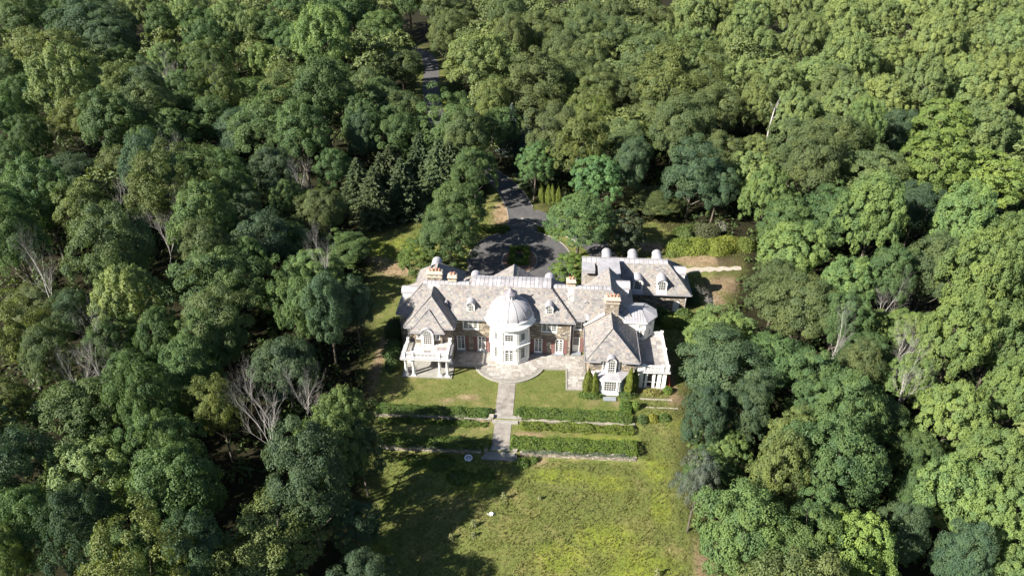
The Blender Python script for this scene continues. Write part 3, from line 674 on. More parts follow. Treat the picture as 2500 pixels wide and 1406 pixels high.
for (x,y,a) in ((19.2,-.02,0),(20.72,.84,a)):
    f=frame(x,y,5.72,a); ring=[]; m=MB(f); m.add([(.3*math.cos(t),-.014,.3*math.sin(t)) for t in [2*PI*i/16 for i in range(16)]],[tuple(range(16))]); ok=obj('oculus',m,'window_glass',ow)
    m=MB(f)
    for i in range(16):
        t0,t1=2*PI*i/16,2*PI*(i+1)/16
        m.plate([(.28*math.cos(t0),-.06,.28*math.sin(t0)),(.28*math.cos(t1),-.06,.28*math.sin(t1)),(.4*math.cos(t1),-.06,.4*math.sin(t1)),(.4*math.cos(t0),-.06,.4*math.sin(t0))],(0,.05,0))
    m.box(-.3,.3,-.05,-.016,-.03,.03); m.box(-.03,.03,-.046,-.02,-.3,.3); obj('ring',m,'white_paint',ok)
# --- right porch with roof deck
pc=MB(); pc.box(17.95,22.75,-7.15,-.02,2.72,3.02); pc.box(17.9,23.0,-7.4,1.2,3.02,3.2); pp=obj('porch_entablature',pc,'white_paint',H)
obj('lead_edge',MB().box(17.9,23.03,-7.43,1.25,3.2,3.25),'lead',pp)
for i in range(5):
    for j in range(8):
        x0=18.25+i*.86; y0=-6.95+j*.98; m=MB()
        for k in range(6):
            if (i+j)%2: m.box(x0+.02,x0+.84,y0+.02+k*.158,y0+.02+k*.158+.135,3.25,3.28)
            else: m.box(x0+.02+k*.138,x0+.02+k*.138+.118,y0+.02,y0+.95,3.25,3.28)
        obj('deck_panel',m,'deck_panel',pp)
balustrade(H,[(18.3,-7.05,22.65,-7.05),(22.65,-7.05,22.65,1.0),(22.65,1.0,21.3,1.0)],[(19.3,-7.05),(21.9,-7.05),(22.65,-7.05),(22.65,-3.2),(22.65,1.0)],3.25)
obj('porch_floor',MB().box(18.05,22.7,-7.1,0,-.5,.12),'concrete',H)
obj('porch_screen',MB().box(18.1,22.55,-6.62,-6.58,.12,2.72).box(22.2,22.24,-6.6,0,.12,2.72),'screen_dark',H)
for (a,b) in ((18.5,18.75),(18.8,19.4),(19.65,19.98),(20.72,21.05),(21.4,21.9),(22.1,22.62)):
    obj('porch_pier',MB().box(a,b,-7.02,-6.5,.1,2.72).box(a-.04,b+.04,-7.06,-6.46,.1,.35).box(a-.04,b+.04,-7.06,-6.46,2.55,2.719),'white_paint',H)
obj('porch_rail',MB().box(18.5,22.3,-6.78,-6.68,.85,.97),'white_paint',H)
for y in (-4.4,-2.2,-.3): obj('porch_pier',MB().box(22.22,22.62,y-.25,y+.25,.1,2.72),'white_paint',H)
obj('cellar_door',MB(frame(26.6,12.7,0)).box(-.42,.42,.05,.1,-.3,1.75).box(-.5,-.42,-.04,.1,-.3,1.85).box(.42,.5,-.04,.1,-.3,1.85).box(-.5,.5,-.04,.1,1.75,1.85),'white_paint',H)
tag(obj('red_pole',MB().tube([(22.95,-6.1,2.75),(23.35,-6.75,-.1)],.09,8),'red_paint'),'red pole leaning against the right end of the screened porch','pole')

# ------------------------------------------------------------ paved terrace, paths, steps, garden walls
def arc(cx,cy,r,a0,a1,n): return [(cx+r*math.cos(R_(a0+(a1-a0)*i/n)),cy+r*math.sin(R_(a0+(a1-a0)*i/n))) for i in range(n+1)]
TC=(.1,-1.6,5.55)
tpoly=[(-8.3,.1),(-8.3,-3.75)]+[(-5.02,-3.75)]+arc(.1,-1.6,5.55,203,337,26)+[(5.25,-3.7),(8.5,-3.6),(8.5,-8.1),(11.45,-8.0),(11.45,.1)]
T=struct('terrace',MB().prism(tpoly,-.5,-.03),'flagstone_base')
def interr(x,y,m=.0):
    if 8.6+m<=x<=11.4 and -8.0+m<=y<=0: return True
    if -8.2<=x<=11.3 and -3.55+m<=y<=0: return True
    return math.hypot(x-.1,y+1.6)<5.2-m and y<0
n=0; y=-8.0; row=0
while y<-.1:
    h=.58; x=-8.25-(row%2)*.45
    while x<11.4:
        w=rnd.choice((.75,.95,1.15)); q=[(x,y),(x+w,y),(x+w,y+h),(x,y+h)]
        if all(interr(a,b) for a,b in q): obj('flagstone',MB().box(x+.012,x+w-.012,y+.012,y+h-.012,-.04,rnd.uniform(-.006,.006)),'flagstone',T)
        x+=w
    y+=h; row+=1
def strip(name,pts,w,z0,z1,mat,parent=None,closed=False):
    m=MB(); P=pts+([pts[0]] if closed else [])
    L_=[];Rr=[]
    for i,p in enumerate(P):
        a=P[max(0,i-1)] if not closed else P[(i-1)%(len(P)-1)]; b=P[min(len(P)-1,i+1)] if not closed else P[(i+1)%(len(P)-1)]
        dx,dy=b[0]-a[0],b[1]-a[1]; q=math.hypot(dx,dy) or 1; nx,ny=-dy/q,dx/q
        L_.append((p[0]+nx*w/2,p[1]+ny*w/2)); Rr.append((p[0]-nx*w/2,p[1]-ny*w/2))
    for i in range(len(P)-1):
        m.prism([Rr[i],Rr[i+1],L_[i+1],L_[i]],z0,z1)
    return obj(name,m,mat,parent)
strip('terrace_edging',[(-8.2,-3.65),(-5.1,-3.65)]+arc(.1,-1.6,5.42,203,337,26)+[(5.3,-3.6),(8.6,-3.5)],.34,-.5,.045,'kerb_stone',T)
strip('terrace_edging',[(8.62,-3.5),(8.62,-8.0),(11.4,-7.9)],.26,-.5,.04,'kerb_stone',T)
def pathway(name,x0,x1,y0,y1,z):
    t=struct(name,MB().box(x0,x1,y0,y1,z-.3,z-.02),'flagstone_base'); y=y0
    while y<y1-.1:
        h=min(rnd.uniform(.6,.85),y1-y); 
        if y1-y-h<.25: h=y1-y
        c=x0+(x1-x0)*rnd.choice((.38,.5,.62))
        for a,b in ((x0,c),(c,x1)): obj('paving_slab',MB().box(a+.012,b-.012,y+.012,y+h-.012,z-.03,z+rnd.uniform(-.005,.006)),'path_stone',t)
        y+=h
pathway('garden_path',-1.15,1.3,-14.1,-7.1,-.1); pathway('lower_garden_path',-1.1,1.2,-19.55,-15.0,-.5)
def steps(label,x0,x1,ytop,n,run,ztop,zbot,widen=0,piers=True):
    S=thing('garden_steps',label,'steps',((x0+x1)/2,ytop,zbot)); dz=(ztop-zbot)/n
    for i in range(n):
        e=widen*i/n; obj('step',MB().box(x0-e,x1+e,ytop-run*(i+1)-.02,ytop-run*i+(.3 if i==0 else 0),zbot-.3,ztop-dz*i-.004*i),'concrete',S)
    if piers:
        for x in (x0-.28,x1+.28): obj('pier',MB().box(x-.24,x+.24,ytop-.5,ytop+.05,zbot-.2,ztop+.28).box(x-.3,x+.3,ytop-.56,ytop+.1,ztop+.28,ztop+.36),'coping',S)
    return S
steps('short upper flight of stone steps on the central garden path',-1.3,2.0,-14.1,3,.3,-.1,-.52,.1)
steps('wide lower flight of stone steps down to the rough lawn',-1.5,1.7,-19.55,4,.36,-.5,-1.18,1.1)
def gwall(label,x0,x1,y,z0,z1,seed):
    G=thing('retaining_wall',label,'wall',((x0+x1)/2,y,z0))
    stonewall(G,'wall',frame(x0,y,0),x1-x0,z0-.2,z1-.06,(),seed)
    n=max(1,round((x1-x0)/1.05)); 
    for i in range(n):
        a=x0+(x1-x0)*i/n; b=x0+(x1-x0)*(i+1)/n; obj('coping_stone',MB().box(a+.01,b-.01,y-.08,y+.5,z1-.06,z1+.04+rnd.uniform(-.01,.012)),'coping',G)
gwall('low stone retaining wall of the upper garden, left of the path',-17.6,-1.6,-14.62,-.58,-.12,51)
gwall('low stone retaining wall of the upper garden, right of the path',2.3,17.8,-14.62,-.58,-.12,52)
gwall('stone retaining wall above the rough lawn, left of the wide steps',-15.9,-2.4,-20.1,-1.22,-.5,53)
gwall('stone retaining wall above the rough lawn, right of the wide steps',2.6,17.6,-20.1,-1.22,-.5,54)
for k,(y,x0,x1,z) in enumerate(((-9.3,18.9,23.4,-.12),(-10.9,19.6,24.0,-.25),(-12.4,21.3,24.6,-.45))):
    o=MB()
    n=int((x1-x0)/.55)
    for i in range(n): a=x0+(x1-x0)*i/n; b=x0+(x1-x0)*(i+1)/n; o.box(a+.01,b-.01,y-.1+rnd.uniform(-.02,.02),y+.1,z-.3,z+.1)
    tag(obj('stone_edging',o,'coping'),('first','second','third')[k]+' low stone edging row from the porch on the right hand slope','edging')

# ------------------------------------------------------------ driveway
ZD=-.10
def ring(cx,cy,rx,ry,n=60,a0=0,a1=360): return [(cx+rx*math.cos(R_(a0+(a1-a0)*i/n)),cy+ry*math.sin(R_(a0+(a1-a0)*i/n))) for i in range(n+(0 if a1-a0==360 else 1))]
m=MB(); P=ring(0,28,9.5,10.8,64); 
m.add([(x,y,ZD) for x,y in P],[tuple(range(64))]); m.add([(-9.3,12.6,ZD-.004),(9.9,12.6,ZD-.004),(9.9,28,ZD-.004),(-9.3,28,ZD-.004)],[(0,1,2,3)])
struct('forecourt',m,'asphalt')
def ribbon(name,pts,ws,z,mat):
    m=MB(); Lp=[]
    for i,p in enumerate(pts):
        a=pts[max(0,i-1)]; b=pts[min(len(pts)-1,i+1)]; dx,dy=b[0]-a[0],b[1]-a[1]; q=math.hypot(dx,dy); nx,ny=-dy/q,dx/q; w=ws[i]/2
        zz=z if not callable(z) else None
        l=(p[0]+nx*w,p[1]+ny*w); r=(p[0]-nx*w,p[1]-ny*w)
        Lp.append((l,r))
    pt=[]
    for l,r in Lp:
        for q in (l,r): pt.append((q[0],q[1],z if not callable(z) else z(*q)))
    m.add(pt,[(2*i,2*i+1,2*i+3,2*i+2) for i in range(len(pts)-1)],None,True)
    return struct(name,m,mat),[l for l,r in Lp],[r for l,r in Lp]
def smoothline(P,k=6):
    out=[]
    for i in range(len(P)-1):
        p0=P[max(0,i-1)];p1=P[i];p2=P[i+1];p3=P[min(len(P)-1,i+2)]
        for j in range(k):
            t=j/k; f=lambda a,b,c,d:.5*((2*b)+(-a+c)*t+(2*a-5*b+4*c-d)*t*t+(-a+3*b-3*c+d)*t**3)
            out.append((f(p0[0],p1[0],p2[0],p3[0]),f(p0[1],p1[1],p2[1],p3[1])))
    return out+[P[-1]]
RL=smoothline([(0,37)]+ROAD[1:]); 
rw=[6.4 if p[1]<41 else (5.6 if p[1]<56 else 5.0) for p in RL]
zroad=lambda x,y: float(gz(np.float64(x),np.float64(y)))+.075
rd,RLl,RLr=ribbon('driveway',RL,rw,lambda x,y: max(zroad(x,y),ZD+.008) if y<60 else zroad(x,y),'asphalt')
BR=smoothline([(1,46.5),(6,42.6),(12,37.5),(15.5,31),(16,24)]); br,BL,BRr=ribbon('service_lane',BR,[5.2]*len(BR),ZD+.004,'asphalt')
m=MB(); m.add([(12.2,21.8,ZD-.008),(27,21.8,ZD-.008),(25.5,26.5,ZD-.008),(13,31,ZD-.008)],[(0,1,2,3)]); struct('service_court',m,'asphalt')
kl=[p for p in RLl if 40.2<p[1]<75]; kr=[p for p in RLr if 49<p[1]<75]
tag(strip('kerb',kl,.12,-.3,.0,'kerb_stone'),'pale kerb along the left edge of the drive leading into the wood','kerb')
tag(strip('kerb',kr,.12,-.3,.0,'kerb_stone'),'pale kerb along the right edge of the drive leading into the wood','kerb')
tag(strip('kerb',ring(0,28,9.6,10.9,28,107,190),.15,-.3,.02,'kerb_stone'),'pale kerb around the left side of the turning circle','kerb')
tag(strip('kerb',ring(0,28,9.6,10.9,24,5,76),.15,-.3,.02,'kerb_stone'),'pale kerb around the right side of the turning circle','kerb')
tag(strip('kerb',[p for p in BRr if p[0]<12 and p[1]<44.5][0:14],.2,-.3,.02,'kerb_stone'),'pale kerb between the clipped hedge bed and the service lane','kerb')
IS=ring(0,27.4,3.25,4.6,40)
struct('island_bed',MB().prism(IS,-.3,-.02),'mulch')
tag(strip('kerb',IS,.2,-.3,.04,'kerb_stone',closed=True),'oval pale kerb around the planted island in the turning circle','kerb')
gt=MB(); P=[(29.4+i*.55,24.9+.09*i+.18*math.sin(i*1.9)+.1*math.sin(i*4.1)) for i in range(21)]+[(29.4+i*.55,26.7+.06*i+.22*math.sin(i*1.4+1)) for i in range(20,-1,-1)]; gt.add([(x,y,-.085) for x,y in P],[tuple(range(len(P)))]); struct('gravel_track',gt,'gravel_track_surface')
# ------------------------------------------------------------ foliage kit
def unit(v): return v/np.maximum(np.linalg.norm(v,axis=-1,keepdims=True),1e-9)
def leaves(P,Nn,rg,l,w,droop=None):
    """rhombic leaf sprays at P facing Nn; l,w half sizes (arrays or scalars)"""
    n=len(P); t=rg.normal(size=(n,3)); 
    if droop is not None: t=t*.6+droop
    a=unit(t-Nn*(t*Nn).sum(1,keepdims=True)); b=np.cross(Nn,a)
    l=np.broadcast_to(l,(n,))[:,None]*rg.uniform(.7,1.3,(n,1)); w=np.broadcast_to(w,(n,))[:,None]*rg.uniform(.7,1.3,(n,1))
    bend=Nn*l*.25
    V=np.stack([P-a*l-bend,P+b*w,P+a*l-bend,P-b*w],1).reshape(-1,3)
    F=np.arange(4*n).reshape(n,4)
    return V,F
def crown_np(seed,R=6.5,H=17.0,cz=.60,hz=.37,ncl=95,per=170,clump=(.15,.29),leaf=.142,flat=.72,inner=.45,lobe=.36,low=-.5,open_=0.0,upright=0.0,npl=70):
    rg=np.random.default_rng(seed)
    nl=7; LD=unit(rg.normal(size=(nl,3))*[1,1,.7]); LA=rg.uniform(-.5,1,nl)*lobe
    k=np.arange(ncl)+.5; phi=np.arccos(1-2*k/ncl*(1-(low+1)/2)); th=PI*(1+5**.5)*k+rg.uniform(0,6)
    D=np.stack([np.cos(th)*np.sin(phi),np.sin(th)*np.sin(phi),np.cos(phi)],1)+rg.normal(0,.13,(ncl,3)); D=unit(D)
    bmp=1+(np.exp(-(1-D@LD.T)*5)*LA).sum(1)
    rad=rg.uniform(.66,.95,ncl)*bmp
    C=D*rad[:,None]*np.array([R,R,H*hz]); 
    ni=int(ncl*inner); Di=unit(rg.normal(size=(ni,3))); Ci=Di*rg.uniform(.25,.62,(ni,1))*np.array([R,R,H*hz])
    C=np.concatenate([C,Ci]); D=np.concatenate([D,Di]); rc=R*rg.uniform(*clump,len(C)); 
    if open_>0: keep=rg.random(len(C))>open_; C,D,rc=C[keep],D[keep],rc[keep]
    ct=rg.uniform(0,1,len(C)); cnt=np.where(np.arange(len(C))<ncl,per,int(per*.45)) if open_==0 else np.full(len(C),per)
    idx=np.repeat(np.arange(len(C)),cnt)
    d=unit(rg.normal(size=(len(idx),3))); up=np.array([0,0,1.])
    pref=unit(D[idx]*.7+up*.6); s=(d*pref).sum(1); d=np.where((s<-.25)[:,None],d+pref*.9,d); d=unit(d)
    rr=rg.uniform(.68,1.08,len(idx))
    P=C[idx]+d*(rc[idx]*rr)[:,None]*np.array([1,1,flat])
    if upright: P[:,2]+=upright*rc[idx]*np.maximum(d[:,2],0)*rg.uniform(0,1,len(idx))
    Nn=unit(d*.6+D[idx]*.35+up*.28+rg.normal(0,.30,(len(idx),3)))
    P[:,2]+=cz*H
    V,F=leaves(P,Nn,rg,leaf*rg.choice([.8,1,1.25],len(P)),leaf*.66)
    tint=np.clip(.78*ct[idx]+.22*rg.random(len(idx)),0,1)
    tips=C[:ncl][rg.permutation(min(ncl,len(C[:ncl])))[:9]]+np.array([0,0,cz*H])
    return V,F,tint,tips
def trunk_mb(H,tips,r=.34,seed=1,lean=.6):
    rg=random.Random(seed); m=MB(); lx,ly=rg.uniform(-lean,lean),rg.uniform(-lean,lean)
    def ax(t): return Vector((lx*t*t+.15*math.sin(3*t+seed),ly*t*t+.15*math.sin(4*t+seed*2)-.15*math.sin(seed*2),t*H*.82))
    m.tube([tuple(ax(t)-Vector((0,0,.4 if t==0 else 0))) for t in (0,.06,.25,.45,.65,.85,1)],[r*1.5,r*1.05,r*.9,r*.72,r*.5,r*.28,r*.1],8)
    for p in tips:
        p=Vector(p); t=max(.18,min(.8,(p.z-H*.22)/(H*.82)*.8)); a=ax(t); mid=(a+p)/2+Vector((0,0,-.4)); q=r*(1-t)*.62
        m.tube([tuple(a),tuple(mid),tuple(p)],[q,q*.65,q*.2],5,cap=False)
    return m
PROTO={}
def proto(key,seeds,H=17.0,**kw):
    L_=[]
    for s in seeds:
        V,F,t,tips=crown_np(s,H=H,**kw); me=npmesh('crown',V,F,t); me.materials.append(MATS['leaf'])
        tm=trunk_mb(H,tips,seed=s).mesh('trunk'); tm.materials.append(MATS['bark']); L_.append((tm,me))
    PROTO[key]=L_
proto('oak',(1,2,3,4),ncl=100,per=295,clump=(.15,.27))
proto('leafy',(11,12,13,14),ncl=125,per=225,clump=(.11,.22),flat=.8,lobe=.5)
proto('upright',(21,22,23,24),ncl=185,per=155,clump=(.075,.15),flat=.9,upright=.6,lobe=.45,inner=.35)
proto('airy',(31,32,33),ncl=115,per=210,clump=(.12,.22),open_=.25,lobe=.55,low=-.35,leaf=.14)
proto('fine',(41,42,43),ncl=170,per=110,clump=(.09,.15),leaf=.15,flat=.75,lobe=.22,inner=.35)
proto('vine',(51,52),ncl=80,per=140,clump=(.14,.26),lobe=.7,low=-.9,leaf=.19,H=17)
proto('ball',(61,62),ncl=120,per=150,clump=(.10,.17),lobe=.10,low=-.85,cz=.50,hz=.47,leaf=.17,inner=.25)
def spruce(seed,H=17.0,R=5.2):
    rg=np.random.default_rng(seed); Ps=[];Ns=[];ls=[];ts=[];dr=[]
    m=MB().tube([(0,0,-.3),(0,0,H*.5),(0,0,H)],[.3,.18,.03],7)
    z=1.2
    while z<H-.3:
        f=1-z/H; ln=R*(f**.8)*1.02; nb=int(7+5*f); a0=rg.uniform(0,6)
        for i in range(nb):
            a=a0+2*PI*i/nb+rg.normal(0,.15); l=ln*rg.uniform(.75,1.12); d=np.array([math.cos(a),math.sin(a),0]); k=int(max(6,l*13)); ct=rg.random()
            t=rg.uniform(.12,1,k)**.7; side=np.array([-d[1],d[0],0]); wid=l*.26*(1.1-t)
            P=d*(t*l)[:,None]+side*(rg.normal(0,1,k)*wid)[:,None]; P[:,2]=z-.30*l*t+.16*l*t*t*1.2+rg.normal(0,.07,k)
            Ps.append(P); Nn=unit(np.array([0,0,1.])+rg.normal(0,.45,(k,3))+d*.35); Ns.append(Nn); ts.append(np.full(k,ct)*.5+rg.random(k)*.5*t); dr.append(np.tile(d-np.array([0,0,.5]),(k,1)))
            hk=int(k*.5); t=rg.uniform(.25,1,hk); P=d*(t*l)[:,None]; P[:,2]=z-.30*l*t+.19*l*t*t-rg.uniform(.1,.45,hk); Ps.append(P); Ns.append(unit(rg.normal(size=(hk,3))+d*.6)); ts.append(rg.random(hk)*.5); dr.append(np.tile(np.array([0,0,-1.5]),(hk,1)))
        z+=.55+.25*f
    P=np.concatenate(Ps); Nn=np.concatenate(Ns); V,F=leaves(P,Nn,rg,.34,.11,np.concatenate(dr)*2)
    me=npmesh('crown',V,F,np.concatenate(ts)); me.materials.append(MATS['needle']); tm=m.mesh('trunk'); tm.materials.append(MATS['bark']); return tm,me
PROTO['spruce']=[spruce(71),spruce(72),spruce(73)]
def flame(seed,H=4.5,R=.75,n=4200,leaf=.075):
    rg=np.random.default_rng(seed); t=rg.uniform(0,1,n)**.85; a=rg.uniform(0,2*PI,n)
    prof=np.where(t<.3,.72+.28*t/.3,np.maximum(0,1-((t-.3)/.7)**1.8)); r=R*prof*(1+.12*np.sin(a*5+seed)+.08*np.sin(t*23+a*3))*rg.uniform(.8,1.05,n)
    P=np.stack([r*np.cos(a),r*np.sin(a),t*H+.05],1); Nn=unit(np.stack([np.cos(a),np.sin(a),.35+0*a],1)+rg.normal(0,.35,(n,3)))
    V,F=leaves(P,Nn,rg,leaf*1.5,leaf*.8,np.tile([0,0,2.0],(n,1))); me=npmesh('crown',V,F,np.clip(rg.random(n)*.6+.4*rg.random(),0,1)); me.materials.append(MATS['leaf'])
    tm=MB().tube([(0,0,-.2),(0,0,H*.8)],[.07,.02],6).mesh('trunk'); tm.materials.append(MATS['bark']); return tm,me
PROTO['flame']=[flame(81),flame(82)]
def dead_mb(seed,H=15.0,spread=.5,levels=4,r0=.17):
    rg=random.Random(seed); m=MB(); limbs=[]
    def grow_(p,d,ln,r,lv):
        pts=[p]; rs=[r]; q=p.copy(); dd=d.copy(); n=4 if lv>1 else 3
        for i in range(n):
            dd=(dd+Vector((rg.gauss(0,.11),rg.gauss(0,.11),rg.gauss(0.02,.07)))).normalized(); q=q+dd*(ln/n); pts.append(q.copy()); rs.append(r*(1-.72*(i+1)/n))
        m.tube([tuple(x) for x in pts],rs,5 if lv>=levels-1 else 3,cap=False)
        if lv<=0: return
        nb=rg.randint(5,7) if lv>1 else rg.randint(4,6)
        for k in range(nb):
            t=rg.uniform(.3 if lv<levels else .38,1.0); i=min(n-1,int(t*n)); f=t*n-i; b=pts[i].lerp(pts[i+1],f)
            ax=Vector((rg.gauss(0,1),rg.gauss(0,1),rg.gauss(.15,.5))); ax=(ax-dd*ax.dot(dd)).normalized()
            nd=(dd*rg.uniform(.55,.95)+ax*rg.uniform(.45,.85)*(spread+.4)+Vector((0,0,.22))).normalized()
            grow_(b,nd,ln*rg.uniform(.42,.66),rs[i]*rg.uniform(.45,.7),lv-1)
    d=Vector((rg.uniform(-.12,.12),rg.uniform(-.12,.12),1)).normalized(); grow_(Vector((0,0,-.3)),d,H*.72,r0,levels)
    return m
PROTO['dead']=[]
for s,sp in ((91,.5),(92,.75),(93,.35),(94,.6)):
    mm=dead_mb(s,15.0,sp); k=mm.mesh('branches'); k.materials.append(MATS['dead_wood']); PROTO['dead'].append((k,None))
mm=MB(); mm.tube([(0,0,-.3),(.25,.1,4),(.1,-.1,8),(.5,0,11.5)],[.22,.18,.14,.07],7)
for a,b in (((.4,0,10.2),(1.5,.3,12.6)),((.45,0,10.8),(-.6,.3,12.8)),((.5,0,11.4),(.9,-.4,13.6)),((.3,0,9.4),(1.3,-.5,10.2)),((1.0,.2,11.4),(1.9,.9,12.1)),((-.1,.15,11.8),(-.9,-.3,12.3))): mm.tube([a,tuple((Vector(a)+Vector(b))/2+Vector((0,0,.15))),b],[.06,.045,.012],5)
k=mm.mesh('branches'); k.materials.append(MATS['dead_wood']); PROTO['snag']=[(k,None)]

TYPE={ # code: (proto, colour, object name, descriptor)
 'O':('oak',(.106,.140,.056),'oak_tree','dull olive oak'),'M':('leafy',(.086,.140,.052),'broadleaf_tree','mid green broadleaf tree'),
 'B':('oak',(.066,.108,.058),'broadleaf_tree','dark bluish green tree'),'Y':('upright',(.168,.218,.082),'tulip_tree','pale yellow green feathery tree'),
 'U':('upright',(.130,.190,.064),'broadleaf_tree','bright green tufted tree'),'K':('airy',(.130,.160,.052),'broadleaf_tree','brownish olive open crowned tree'),
 'L':('fine',(.158,.215,.056),'broadleaf_tree','fresh lime green tree'),'T':('fine',(.095,.178,.070),'broadleaf_tree','soft mint green tree'),
 'Z':('upright',(.180,.220,.076),'tulip_tree','tall pale green tree'),'C':('spruce',(.084,.112,.052),'spruce_tree','dark drooping spruce'),
 'S':('spruce',(.105,.145,.125),'blue_spruce','blue grey spruce'),'V':('vine',(.092,.145,.048),'vine_covered_tree','vine smothered ragged tree'),
 'G':('ball',(.080,.105,.058),'evergreen_tree','dense dark glossy evergreen'),'E':('ball',(.092,.150,.036),'clipped_evergreen','broad rounded bright evergreen'),
 'W':('airy',(.092,.115,.095),'broadleaf_tree','grey green pale trunked tree'),'D':('dead',None,'dead_tree','bare grey dead tree'),'A':('flame',(.120,.155,.030),'arborvitae','slim upright arborvitae')}
BASEH={'spruce':(17.0,4.2),'flame':(4.5,.75),'dead':(15.0,6.0),'snag':(13.6,1.5)}
